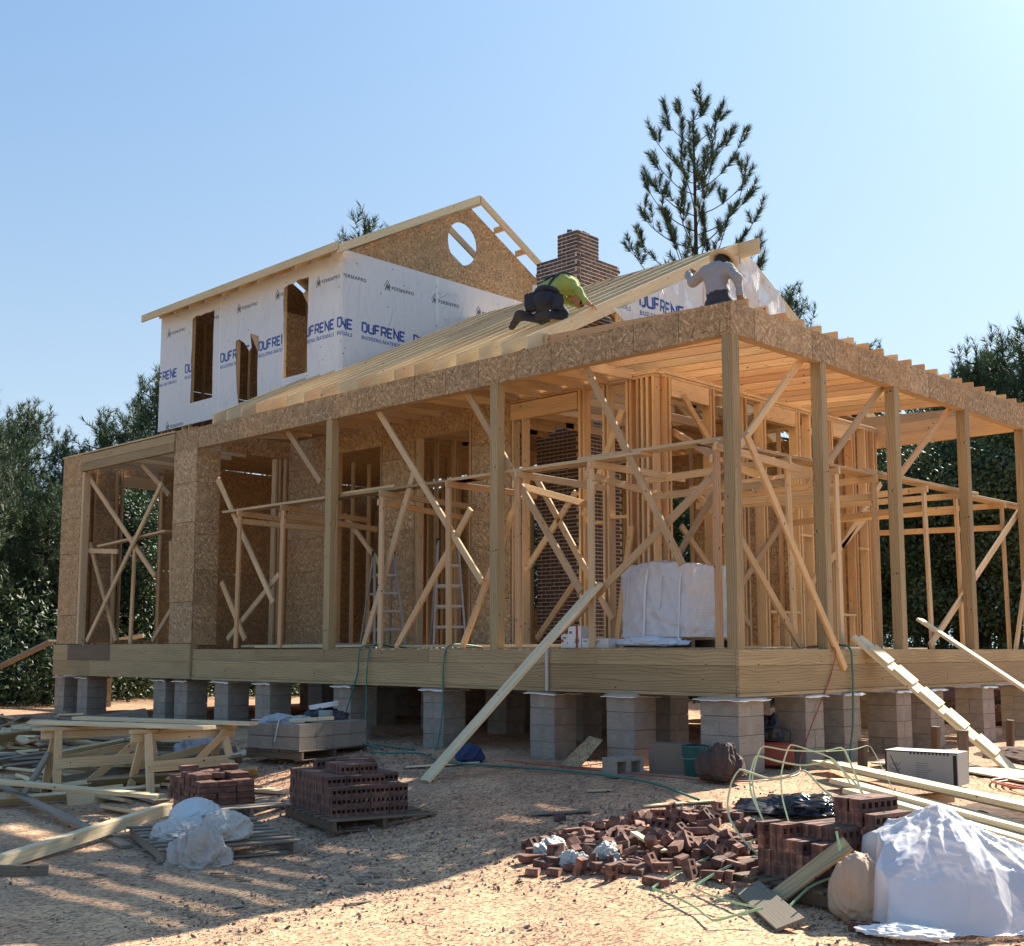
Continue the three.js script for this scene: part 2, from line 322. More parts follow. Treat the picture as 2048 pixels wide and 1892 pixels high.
// loose decking where the porch is covered
for (const [x0, x1] of [[-0.1, -2.45], [-2.5, -4.9], [-5.0, -7.3]]) prism(house, 'deck_sheet', [[x1, 1.452, -0.06], [x0, 1.452, -0.06], [x0, 1.452, -1.5], [x1, 1.452, -1.5]], [0, 0.014, 0], OSB[3]);
// porch posts
const POST = [[-0.075, -0.075], [-3.68, -0.075], [-7.18, -0.075], [-0.075, -1.95], [-0.075, -3.83], [-0.075, -6.0], [-0.075, -8.12]];
for (const [x, z] of POST) HB('porch_post', [x, 1.45, z], [x, 4.9, z], 0.14, 0.14, x < -3 ? TREAT[2] : pick(TREAT), [1, 0, 0], 0.006);
// beam and its sheathing (fascia panels)
for (const [a, b] of [[-0.01, -5.4], [-5.405, X1]]) for (const dz of [-0.034, -0.095]) HB('porch_beam', [a, 5.03, dz], [b, 5.03, dz], 0.29, 0.038, pick(PINE));
for (const [a, b] of [[-0.13, -4.2], [-4.205, -8.3]]) for (const dx of [-0.034, -0.095]) HB('porch_beam', [dx, 5.03, a], [dx, 5.03, b], 0.29, 0.038, pick(PINE));
const fx = [0.0, -0.71, -1.36, -2.66, -3.25, -3.96, -4.6, -5.23, -6.51, -7.1, -7.71, -8.9, -9.6, -10.85, -11.59];
for (let i = 0; i < fx.length - 1; i++) prism(house, 'fascia_panel', [[fx[i + 1] + 0.0045, 4.88 + rr(-0.002, 0.002), -0.012], [fx[i] - 0.0045, 4.88, -0.012], [fx[i] - 0.0045, 5.24 + rr(-0.004, 0.003), -0.012], [fx[i + 1] + 0.0045, 5.24, -0.012]], [0, 0, 0.012 + rr(0, 0.002)], pick(OSB));
const fz = [0.012, -0.45, -1.69, -2.23, -2.83, -3.47, -4.15, -4.78, -5.31, -6.19, -7.4, -8.3];
for (let i = 0; i < fz.length - 1; i++) prism(house, 'fascia_panel', [[-0.012, 4.88, fz[i] - 0.0045], [-0.012, 4.88, fz[i + 1] + 0.0045], [-0.012, 5.24 + rr(-0.004, 0.003), fz[i + 1] + 0.0045], [-0.012, 5.24, fz[i] - 0.0045]], [0.012 + rr(0, 0.002), 0, 0], pick(OSB));
HB('soffit_strip', [-0.14, 4.886, -0.07], [X1, 4.886, -0.07], 0.012, 0.13, PINE[2]);
HB('soffit_strip', [-0.07, 4.886, -0.01], [-0.07, 4.886, -8.3], 0.012, 0.13, PINE[2]);
// rear beam of the side porch
HB('porch_beam', [XR + 0.02, 5.04, -8.06], [-0.14, 5.04, -8.06], 0.36, 0.09, PINE[3]);
// main roof: front rafters in one plane from the porch beam to the ridge
const RX = []; for (let k = 0; k < 18; k++) RX.push(-3.1 - k * 0.43 - (k > 0 ? rr(-0.01, 0.01) : 0));
RX.push(-10.42);
const RY = z => 5.4 - 0.5 * z; // top of rafters on the front slope
for (const x of RX) {
  const zE = x < -9.2 ? ZF + 0.02 : -4.87, d = 0.207, dy = rr(-0.006, 0.006), zt = rr(-0.016, -0.013);
  prism(house, 'rafter', [[x - 0.019, RY(zt) - d + dy, zt], [x - 0.019, RY(zE) - d + dy, zE], [x - 0.019, RY(zE) + dy, zE], [x - 0.019, RY(zt) + dy, zt]], [0.038, 0, 0], pick([YEL[0], YEL[1], PINE[1], PINE[4]]), TL, TW);
  if (x > -9.2) { // back slope
    const f = z => RY(-9.8 - z); prism(house, 'rafter', [[x - 0.019, f(-4.93) - d, -4.93], [x - 0.019, f(-9.7) - d, -9.7], [x - 0.019, f(-9.7), -9.7], [x - 0.019, f(-4.93), -4.93]], [0.038, 0, 0], pick(YEL), TL, TW);
  }
}
for (const [a, b] of [[-9.25, -7.6], [-6.4, -5.2]]) for (const [c, d] of [[-4.96, -6.15], [-6.16, -7.35], [-7.36, -8.55], [-8.56, -9.7]]) { const f = z => RY(-9.8 - z) + 0.008; prism(house, 'roof_sheathing', [[a, f(c), c], [b, f(c), c], [b, f(d), d], [a, f(d), d]], [0, 0.012, 0], pick(OSB)); }
for (const d of [-6.2, -7.4, -8.6]) { const f = z => RY(-9.8 - z) + 0.008; prism(house, 'roof_sheathing', [[-7.58, f(d), d], [-6.42, f(d), d], [-6.42, f(d - 1.18), d - 1.18], [-7.58, f(d - 1.18), d - 1.18]], [0, 0.012, 0], pick(OSB)); }
HB('ridge_board', [-9.3, 7.72, -4.9], [-2.72, 7.72, -4.9], 0.24, 0.05, YEL[1]);
// ceiling joists of the front porch and over the body
for (let x = -2.9; x > X1; x -= 0.43) HB('ceiling_joist', [x, 5.13, -0.12], [x, 5.3, x < -9 ? ZF : -4.6], 0.14, 0.038, pick(PINE));
for (let x = -2.9; x > -9.3; x -= 0.86) HB('ceiling_joist', [x, 5.28, -4.4], [x, 5.28, ZB + 0.1], 0.14, 0.038, pick(PINE));
// planks laid over the porch joists to work from
for (const [z, a, b] of [[-0.42, -3.2, -6.6], [-0.43, -6.7, -9.9], [-0.68, -3.6, -7.2], [-0.69, -7.3, -10.2], [-0.94, -3.2, -6.2], [-0.95, -6.3, -9.8], [-1.22, -3.4, -7.0], [-1.21, -7.1, -10.3], [-1.48, -3.2, -6.8], [-1.49, -6.9, -10.2], [-1.73, -3.5, -6.5], [-1.74, -6.6, -10.1]]) { const y = 5.222 - z * 0.09; HB('walk_board', [a, y, z], [b, y, z + rr(-0.004, 0.004)], 0.262, 0.032, pick(YEL), [0, 0.09, -1]); }
// side porch rafters
for (let k = 0; k < 21; k++) {
  const z = -0.36 - k * 0.395, d = 0.235, s = 0.045, X0 = -0.016, Xe = z < -6.9 && z > -8.0 ? -0.45 : -3.0, f = x => 5.34 - s * x, dy = rr(-0.006, 0.006);
  prism(house, 'rafter', [[Xe, f(Xe) - d + dy, z - 0.019], [X0, f(X0) - d + dy, z - 0.019], [X0, f(X0) + dy, z - 0.019], [Xe, f(Xe) + dy, z - 0.019]], [0, 0, 0.038], pick(PINE), TL, TW);
}
HB('ledger_board', [-3.03, 5.4, -0.3], [-3.03, 5.4, -8.3], 0.2, 0.038, PINE[1]);

// framed walls
const stud = (x, z, y0, y1, along, mat, w = 0.089) => HB('stud', [x, y0, z], [x, y1, z], w, 0.038, mat || pick(PINE), along === 'x' ? [0, 0, 1] : [1, 0, 0]);
const hor = (name, a, b, w, t, mat, up) => HB(name, a, b, w, t, mat || pick(PINE), up);
function osb(plane, at, u0, u1, y0, y1, ext, mats = OSB, name = 'wall_panel') {
  const g = 0.0045; u0 += g; u1 -= g; y0 += g; y1 -= g;
  const p = plane === 'z' ? [[u0, y0, at], [u1, y0, at], [u1, y1, at], [u0, y1, at]] : [[at, y0, u1], [at, y0, u0], [at, y1, u0], [at, y1, u1]];
  return prism(house, name, p, plane === 'z' ? [0, 0, ext] : [ext, 0, 0], pick(mats));
}
const rows = (plane, at, u0, u1, ys, ext, mats) => { for (let i = 0; i < ys.length - 1; i++) osb(plane, at, u0, u1, ys[i], ys[i + 1], ext + rr(0, 0.0015), mats); };
// body front wall (behind the porch), z = ZF; sheathed left of -5.2
rows('z', ZF, X1, -9.55, [1.46, 2.22, 2.81, 3.4, 4.0, 4.66, 5.2], 0.012);
osb('z', ZF, -9.55, -8.2, 4.83, 5.2, 0.013);
rows('z', ZF, -8.2, -7.38, [1.46, 2.25, 3.38, 4.56, 5.2], 0.012);
osb('z', ZF, -7.38, -6.05, 4.85, 5.2, 0.013);
rows('z', ZF, -6.05, -5.2, [1.46, 2.2, 3.35, 4.57, 5.2], 0.012);
for (const x of [-9.5, -9.42, -8.25, -8.17, -7.36, -7.28, -6.1, -6.02, -5.6, -5.24]) stud(x, ZF - 0.047, 1.47, 5.1, 'x', pick(PINE));
for (const x of [-9.57, -7.4]) HB('jamb_stud', [x + 0.12, 1.47, ZF - 0.03], [x + 0.12, 4.83, ZF - 0.03], 0.12, 0.04, PINE[4], [0, 0, 1]);
for (let x = -10.6; x < -9.6; x += 0.4) stud(x, ZF - 0.047, 1.47, 5.1, 'x', pick(PINE));
hor('plate', [X1, 1.47, ZF - 0.047], [-9.5, 1.47, ZF - 0.047], 0.038, 0.089); hor('plate', [-8.2, 1.47, ZF - 0.047], [-7.4, 1.47, ZF - 0.047], 0.038, 0.089);
hor('top_plate', [X1, 5.12, ZF - 0.047], [-5.2, 5.12, ZF - 0.047], 0.038, 0.089);
hor('header', [-9.5, 4.97, ZF - 0.05], [-8.2, 4.97, ZF - 0.05], 0.25, 0.08, PINE[2]); hor('header', [-7.36, 4.97, ZF - 0.05], [-6.05, 4.97, ZF - 0.05], 0.25, 0.08, PINE[2]);
// open framing to the right of it
hor('top_plate', [-5.2, 5.135, ZF - 0.05], [XR, 5.135, ZF - 0.05], 0.038, 0.12); hor('top_plate', [-5.2, 5.178, ZF - 0.05], [XR + 0.02, 5.178, ZF - 0.05], 0.038, 0.12, PINE[1]);
hor('header', [-5.2, 4.98, ZF + 0.0], [-3.88, 4.98, ZF + 0.0], 0.24, 0.04, PINE[1]); hor('header', [-5.2, 4.98, ZF - 0.08], [-3.88, 4.98, ZF - 0.08], 0.24, 0.04, PINE[2]);
hor('plate', [-5.0, 5.09, ZF - 0.04], [-3.9, 5.09, ZF - 0.04], 0.03, 0.1, PINE[3]);
for (const x of [-5.16, -4.95]) stud(x, ZF - 0.05, 1.47, 4.86, 'x', PINE[0], 0.14);
for (const x of [-3.84, -3.76, -3.4, -3.32, -2.98, -2.92]) stud(x, ZF - 0.05, 1.47, 5.115, 'x', null, 0.14);
for (const [x, m] of [[-2.8, 2], [-2.72, 0], [-2.63, 1], [-2.53, 3]]) stud(x, ZF - 0.05, 1.47, 5.115, 'x', PINE[m], 0.14);
hor('plate', [-4.92, 1.475, ZF - 0.05], [-2.5, 1.475, ZF - 0.05], 0.038, 0.14, PINE[0]);
hor('blocking', [-3.74, 3.2, ZF - 0.05], [-3.42, 3.2, ZF - 0.05], 0.04, 0.1); hor('blocking', [-3.3, 3.25, ZF - 0.05], [-3.0, 3.25, ZF - 0.05], 0.04, 0.1);
// right wall x = XR, bare studs with window headers
hor('top_plate', [XR, 5.135, ZF - 0.13], [XR, 5.135, ZB], 0.038, 0.12); hor('top_plate', [XR + 0.01, 5.178, ZF - 0.13], [XR + 0.01, 5.178, ZB], 0.038, 0.12, PINE[1]);
hor('plate', [XR, 1.475, ZF - 0.13], [XR, 1.475, ZB], 0.038, 0.14, PINE[0]);
for (const z of [-2.06, -2.14, -3.1, -3.18, -3.9, -4.0, -4.42, -4.5, -5.4, -5.48, -5.8, -6.4, -6.48, -7.12, -7.2, -7.56, -7.64, -7.86, -7.94]) stud(XR, z, 1.495, 5.115, 'z', null, 0.14);
for (const [a, b] of [[-2.18, -3.06], [-4.54, -5.36], [-6.52, -7.08]]) {
  for (const dx of [0.045, -0.045]) hor('header', [XR + dx, 4.99, a], [XR + dx, 4.99, b], 0.24, 0.04, PINE[dx > 0 ? 1 : 2]);
  if (a < -3) { hor('window_sill', [XR, 2.0, a], [XR, 2.0, b], 0.038, 0.14, PINE[1]); for (let z = a - 0.25; z > b; z -= 0.3) stud(XR, z, 1.495, 1.98, 'z'); }
}
for (const [z, y] of [[-3.7, 3.4], [-5.6, 3.2], [-7.45, 3.1], [-3.3, 3.05]]) hor('blocking', [XR, y, z - 0.16], [XR, y, z + 0.16], 0.038, 0.13);
// wing at the left: sheathed columns, header beam, left wall
rows('z', 0.0, X1 - 0.74, X1, [1.55, 2.25, 3.62, 4.3, 4.88], 0.013);
rows('x', X1 - 0.012, -0.46, 0.0, [1.52, 2.2, 2.8, 3.4, 4.55, 4.88], 0.012, OSB);
rows('x', X1 - 0.75, -0.46, 0.0, [1.55, 2.8, 4.88], -0.01, OSB);
rows('z', 0.0, XL + 0.05, -15.05, [1.55, 2.1, 3.3, 4.0, 4.65, 5.24], 0.013, OSB);
HB('corner_stud', [-15.0, 1.55, -0.06], [-15.0, 4.88, -0.06], 0.14, 0.09, PINE[0], [0, 0, 1]);
osb('z', 0, -11.59, X1, 5.24, 5.26, 0.012);
for (const dy of [4.98, 5.14]) HB('header', [-15.05, dy, -0.02], [-11.6, dy, -0.02], 0.155, 0.09, pick(TREAT));
HB('top_plate', [-15.9, 5.255, -0.05], [-11.6, 5.255, -0.05], 0.03, 0.14, PINE[0]);
osb('x', X1 - 0.012, ZF, -0.46, 4.88, 5.2, 0.012, OSB);
stud(X1 - 0.06, -1.62, 1.52, 4.87, 'z', PINE[4], 0.12); stud(X1 - 0.06, -1.7, 1.52, 4.87, 'z', PINE[0], 0.12);
rows('x', XL + 0.07, -1.2, -0.02, [1.55, 3.1, 4.2, 5.22], -0.012, OSB);
rows('x', XL + 0.07, -3.5, -2.1, [1.43, 3.1, 5.4], -0.012, OSB); rows('x', XL + 0.07, -5.8, -3.5, [1.43, 3.1, 5.4], -0.012, OSB); rows('x', XL + 0.07, -7.98, -5.8, [1.43, 3.1, 5.4], -0.012, OSB);
osb('x', XL + 0.07, -2.1, -1.2, 5.0, 5.2, -0.012, OSB); osb('x', XL + 0.07, -2.1, -1.2, 1.5, 1.65, -0.012, OSB);
HB('header', [XL + 0.14, 4.9, -1.2], [XL + 0.14, 4.9, -2.1], 0.22, 0.08, PINE[0]);
for (const z of [-0.15, -0.5, -0.62, -1.1, -1.22, -2.12]) stud(XL + 0.14, z, 1.55, 5.1, 'z', PINE[2]);
for (let x = -15.3; x < -11.2; x += 0.5) HB('ceiling_joist', [x, 5.16, -0.1], [x, 5.16, ZF], 0.14, 0.038, pick(PINE));
// far walls of the body and inner partitions, seen through the openings
for (let x = XL; x < XR - 0.6; x += 1.2) {
  const n = Math.round((x - XL) / 1.2), op = [3, 4, 7, 9].includes(n), x1 = Math.min(x + 1.2, XR);
  if (op) { osb('z', ZB, x, x1, 1.5, 2.3, 0.012, OSB); osb('z', ZB, x, x1, 4.5, 5.2, 0.012, OSB); } else rows('z', ZB, x, x1, [1.5, 2.7, 3.9, 5.2], 0.012, OSB);
  for (const dx of [0.05, 0.4, 0.8]) if (!op || dx < 0.1) stud(x + dx, ZB + 0.07, 1.5, 5.1, 'x', pick(PINE));
}
for (const [px, z0, z1] of [[-8.2, -2.2, -7.9], [-11.4, -2.1, -7.9]]) { for (let z = z0 - 0.05; z > z1; z -= 0.4) stud(px + 0.07, z, 1.5, 5.1, 'z', pick(PINE)); }
for (let x = -11.2; x < -8.3; x += 0.4) stud(x, -4.6, 1.5, 5.1, 'x', pick(PINE));
for (let x = -5.3; x < -2.7; x += 0.45) stud(x, -6.6, 1.5, 5.1, 'x', pick(PINE));
hor('top_plate', [-5.4, 5.12, -6.6], [-2.6, 5.12, -6.6], 0.04, 0.09); rows('z', -6.66, -4.6, -3.2, [1.5, 2.7, 3.9], -0.012, OSB);
prism(house, 'attic_floor', [[-9.3, 5.37, ZF - 0.1], [-5.4, 5.37, ZF - 0.1], [-5.4, 5.37, -4.8], [-9.3, 5.37, -4.8]], [0, 0.015, 0], OSB[3]);
prism(house, 'attic_floor', [[-9.3, 5.37, -6.2], [-2.7, 5.37, -6.2], [-2.7, 5.37, ZB], [-9.3, 5.37, ZB]], [0, 0.015, 0], OSB[3]);

// ---------- upper floor ----------
const UXL = -15.6, UXR = -9.35, UT = 8.5, URZ = -5.0, URY = 10.28;
prism(house, 'upper_subfloor', [[XL + 0.05, 5.42, ZF - 0.02], [-7.6, 5.42, ZF - 0.3], [-7.6, 5.42, ZB], [XL + 0.05, 5.42, ZB]], [0, 0.022, 0], OSB[3]);
for (let x = UXL + 0.1; x < UXR; x += 0.42) { const inW = (x > -14.4 && x < -13.5) || (x > -11.15 && x < -10.35) || (x > -12.7 && x < -11.9); if (!inW) stud(x, ZF - 0.06, 5.5, 8.4, 'x', pick(PINE)); }
for (const x of [-14.42, -13.48, -12.74, -11.9, -11.2, -10.3]) stud(x, ZF - 0.06, 5.5, 8.4, 'x', pick(PINE));
for (const [a, b] of [[-14.4, -13.5], [-11.17, -10.33]]) { hor('header', [a, 8.36, ZF - 0.06], [b, 8.36, ZF - 0.06], 0.2, 0.08); hor('window_sill', [a, 6.42, ZF - 0.06], [b, 6.42, ZF - 0.06], 0.038, 0.09); }
hor('top_plate', [UXL, 8.44, ZF - 0.06], [UXR, 8.44, ZF - 0.06], 0.076, 0.089); hor('top_plate', [UXR - 0.06, 8.44, ZF - 0.1], [UXR - 0.06, 8.44, ZB], 0.076, 0.089);
for (let z = ZF - 0.2; z > ZB; z -= 0.4) { stud(UXR - 0.06, z, 5.5, 8.4, 'z', pick(PINE)); stud(UXL + 0.06, z, 5.5, 8.4, 'z', pick(PINE)); }
rows('z', ZB, UXL, -12.6, [5.5, 7, 8.5], 0.012, OSB); rows('z', ZB, -11.8, UXR, [5.5, 7, 8.5], 0.012, OSB); osb('z', ZB, -12.6, -11.8, 5.5, 6.4, 0.012, OSB);
rows('x', UXL, ZB, ZF - 0.1, [5.5, 7, 8.5], -0.012, OSB);
for (let x = UXL + 0.3; x < UXR; x += 0.45) stud(x, ZB + 0.07, 5.5, 8.4, 'x', pick(PINE));
for (const [px, m] of [[-13.9, 0], [-11.9, 1]]) for (let z = -3; z > ZB; z -= 0.45) stud(px, z, 5.5, 8.3, 'z', PINE[2]);
rows('x', -13.95, -4.6, -3.0, [5.5, 7, 8.4], -0.012, OSB); rows('x', -12.5, -3.8, -2.6, [5.5, 7, 8.2], -0.012, OSB);
bar(house, 'brace', [-10.9, 8.1, ZF - 0.3], [-10.1, 6.9, ZF - 0.35], 0.09, 0.04, PINE[4]);
// gable sheathing with the round window
{
  const gT = z => URY - 0.18 - Math.abs(z - URZ) * 0.535, hole = [];
  for (let k = 0; k < 40; k++) { const a = k / 40 * Math.PI * 2, w = 1 + 0.012 * Math.sin(3 * a + 1); hole.push([UXR, 9.31 + 0.425 * w * Math.sin(a), -4.78 - 0.385 * w * Math.cos(a)]); }
  const strips = [[ZF, -3.55], [-3.55, -4.2], [-4.2, -5.71], [-5.71, -6.5], [-6.5, ZB + 0.1]];
  for (const [z0, z1] of strips) {
    const p = [[UXR, 8.5, z1], [UXR, 8.5, z0], [UXR, gT(z0), z0]]; if (z0 > URZ && z1 < URZ) p.push([UXR, gT(URZ), URZ]); p.push([UXR, gT(z1), z1]);
    const q = p.map(([x, y, z]) => [x, y, z > (z0 + z1) / 2 ? z - 0.002 : z + 0.002]);
    prism(house, 'gable_panel', q, [0.012, 0, 0], pick(OSB), 1, 1, z0 === -4.2 ? [hole] : []);
  }
}
{ const gT = z => URY - 0.18 - Math.abs(z - URZ) * 0.535; for (const [a, b] of [[ZF, -3.4], [-3.4, URZ], [URZ, -6.6], [-6.6, ZB + 0.1]]) prism(house, 'gable_panel', [[UXL, 8.5, b + 0.004], [UXL, 8.5, a], [UXL, gT(a), a], [UXL, gT(b), b + 0.004]], [-0.012, 0, 0], pick(OSB)); }
// upper roof: rafters, ridge, overhanging rakes, eave board
const UY = z => URY - Math.abs(z - URZ) * 0.535;
for (let x = UXR - 0.4; x > UXL - 0.1; x -= 0.6) for (const s of [1, -1]) {
  const ze = s > 0 ? -1.58 : -8.42, z0 = URZ + s * 0.025;
  prism(house, 'upper_rafter', [[x, UY(ze) - 0.16, ze], [x, UY(z0) - 0.16, z0], [x, UY(z0), z0], [x, UY(ze), ze]], [0.038, 0, 0], pick(PINE), TL, TW);
}
HB('upper_ridge_board', [UXL - 0.2, URY - 0.1, URZ], [-9.08, URY - 0.1, URZ], 0.2, 0.04, YEL[1]);
for (const s of [1, -1]) { const ze = s > 0 ? -1.56 : -8.45; prism(house, 'rake_board', [[-9.1, UY(ze) - 0.15, ze], [-9.1, UY(URZ + s * 0.02) - 0.15, URZ + s * 0.02], [-9.1, UY(URZ + s * 0.02) + 0.01, URZ + s * 0.02], [-9.1, UY(ze) + 0.01, ze]], [0.04, 0, 0], YEL[s > 0 ? 0 : 1], TL, TW);
  for (let k = 0; k < 5; k++) { const z = URZ + s * (0.7 + k * 0.62); HB('lookout', [-9.38, UY(z) - 0.09, z], [-9.1, UY(z) - 0.09, z], 0.12, 0.038, PINE[3]); } }
HB('eave_board', [UXL - 0.2, 8.42, -1.55], [-9.06, 8.42, -1.55], 0.15, 0.038, YEL[1]);
for (let k = 0; k < 13; k++) { const z0 = -5.1 - k * 0.255, z1 = z0 - 0.25; prism(house, 'roof_board', [[UXL - 0.1, UY(z0) + 0.003, z0], [-11.2 - rr(0, 0.25), UY(z0) + 0.003, z0], [-11.3, UY(z1) + 0.003, z1], [UXL - 0.1, UY(z1) + 0.003, z1]], [0, 0.018, 0], pick(PINE), TL, TW); }
// decking over the front slope only where the photograph shows the soffit closed
prism(house, 'roof_deck', [[UXL - 0.18, UY(-1.6) + 0.004, -1.6], [UXR - 0.02, UY(-1.6) + 0.004, -1.6], [UXR - 0.02, UY(-3.6) + 0.004, -3.6], [UXL - 0.18, UY(-3.6) + 0.004, -3.6]], [0, 0.012, 0], OSB[2]);
prism(house, 'roof_deck', [[UXL - 0.18, UY(-3.605) + 0.004, -3.605], [-10.6, UY(-3.605) + 0.004, -3.605], [-10.6, UY(-4.9) + 0.004, -4.9], [UXL - 0.18, UY(-4.9) + 0.004, -4.9]], [0, 0.012, 0], OSB[1]);
// ---------- house wrap ----------
const BLUE = '#1f3f8f';
const GLY = { D: [[[0, 0], [0, 1], [0.62, 1], [0.8, 0.82], [0.8, 0.18], [0.62, 0], [0.2, 0]]], U: [[[0, 1], [0, 0.15], [0.15, 0], [0.8, 0], [0.8, 1]]], F: [[[0, 0], [0, 1], [0.75, 1]], [[0, 0.5], [0.62, 0.5]]], R: [[[0, 0], [0, 1], [0.7, 1], [0.8, 0.88], [0.8, 0.55], [0.7, 0.45], [0.1, 0.45]], [[0.45, 0.45], [0.8, 0]]], E: [[[0.78, 1], [0, 1], [0, 0], [0.78, 0]], [[0, 0.5], [0.65, 0.5]]], N: [[[0, 0], [0, 1], [0.8, 0], [0.8, 1]]] };
function brandRow(x, s, px, py, w, h) { // word in square strokes with the small line under it
  x.strokeStyle = BLUE; x.fillStyle = BLUE; x.lineJoin = 'miter'; x.lineCap = 'butt'; x.lineWidth = h * 0.18;
  const cw = w / 7.05; 'DUFRENE'.split('').forEach((ch, i) => { for (const st of GLY[ch]) { x.beginPath(); st.forEach(([a, b], k) => { const X = px + i * cw * 1.02 + a * cw * 0.92 + h * 0.1, Y = py - h * 0.1 - b * h * 0.8; k ? x.lineTo(X, Y) : x.moveTo(X, Y); }); x.stroke(); } });
  x.font = `bold ${Math.round(h * 0.44)}px sans-serif`; const tw = x.measureText('BUILDING MATERIALS').width; x.save(); x.translate(px, py + h * 0.6); x.scale(w / tw, 1); x.fillText('BUILDING MATERIALS', 0, 0); x.restore();
}
function smallLogo(x, px, py, w) {
  const h = w * 0.2; x.strokeStyle = '#3a3f4a'; x.fillStyle = '#3a3f4a'; x.lineWidth = h * 0.08;
  x.beginPath(); x.moveTo(px, py - h * 0.2); x.lineTo(px + h * 0.55, py - h * 1.05); x.lineTo(px + h * 1.1, py - h * 0.2); x.stroke();
  x.beginPath(); x.moveTo(px + h * 0.2, py + h * 0.25); x.lineTo(px + h * 0.5, py - h * 0.5); x.lineTo(px + h * 0.62, py + h * 0.05); x.lineTo(px + h * 0.8, py - h * 0.5); x.lineTo(px + h * 0.95, py + h * 0.25); x.lineWidth = h * 0.16; x.stroke();
  x.font = `bold ${Math.round(h * 0.62)}px sans-serif`; x.save(); x.translate(px + h * 1.2, py); const tw = x.measureText('PERMAPRO').width; x.scale((w - h * 1.2) / tw, 1); x.fillText('PERMA', 0, 0); x.fillText('PRO', x.measureText('PERMA').width, 0); x.restore();
}
function wrapMat(w, h, words, logos, creaseSeed, pull = []) {
  const S = Math.min(320, 2040 / w), [c, x] = cv(Math.round(w * S), Math.round(h * S)); x.fillStyle = '#dcdcde'; x.fillRect(0, 0, c.width, c.height);
  for (const [u, v] of words) brandRow(x, S, u * S, (h - v) * S, 1.02 * S, 0.2 * S);
  for (const [u, v] of logos) smallLogo(x, u * S, (h - v) * S, 0.72 * S);
  x.fillStyle = '#e6e6e8'; for (const q of [0.36, 0.71]) x.fillRect(w * S * q, 0, 0.075 * S, c.height); x.strokeStyle = 'rgba(120,124,134,0.7)'; x.lineWidth = 1.5; for (const q of [0.36, 0.71]) { x.beginPath(); x.moveTo(w * S * q, 0); x.lineTo(w * S * q + 3, c.height); x.stroke(); }
  // staples with their caps
  x.fillStyle = '#3a3a3c'; for (let i = 0; i < w * h * 2.2; i++) { x.beginPath(); x.arc(hash(i, creaseSeed) * c.width, hash(i, creaseSeed + 9) * c.height, 0.012 * S, 0, 7); x.fill(); }
  const map = canTex(c, true, false);
  const bw = 1024, bh = Math.round(1024 * h / w), [d, y] = cv(bw, bh); y.fillStyle = '#808080'; y.fillRect(0, 0, bw, bh);
  const stroke = (a, b, e, f, lw, up) => { y.lineCap = 'round'; for (const [k, o] of [[2.4, 0.06], [1.5, 0.1], [0.8, 0.16]]) { y.strokeStyle = `rgba(${up ? '255,255,255' : '0,0,0'},${o})`; y.lineWidth = lw * k; y.beginPath(); y.moveTo(a, b); y.quadraticCurveTo((a + e) / 2 + 6, (b + f) / 2, e, f); y.stroke(); } };
  const R = (i, k) => hash(i * 7 + k, creaseSeed + 77);
  for (let i = 0; i < 330; i++) { const edge = i % 3 > 0, a = R(i, 0) * bw, b = edge ? (i % 3 === 1 ? R(i, 1) * bh * 0.3 : bh * (0.75 + 0.25 * R(i, 1))) : R(i, 1) * bh, l = 14 + R(i, 2) * (edge ? 60 : 130), an = 1.45 + (R(i, 3) - 0.35) * (edge ? 0.7 : 0.9); stroke(a, b, a + Math.cos(an) * l, b + Math.sin(an) * l, 1.5 + R(i, 4) * 3, R(i, 5) > 0.5); }
  for (const [u, v] of pull) for (let i = 0; i < 14; i++) { const an = 0.3 + i / 14 * 2.4 + 0.2 * R(i, 8), l = (0.2 + 0.6 * R(i, 6)) * bw / w, a = u / w * bw, b = (1 - v / h) * bh; stroke(a + Math.cos(an) * 12, b + Math.sin(an) * 12, a + Math.cos(an) * l, b + Math.sin(an) * l, 2.5, i % 2); }
  const bump = canTex(d, false, false);
  return new THREE.MeshPhysicalMaterial({ map, bumpMap: bump, bumpScale: 0.055, roughness: 0.5, transmission: 0.12, thickness: 0 });
}
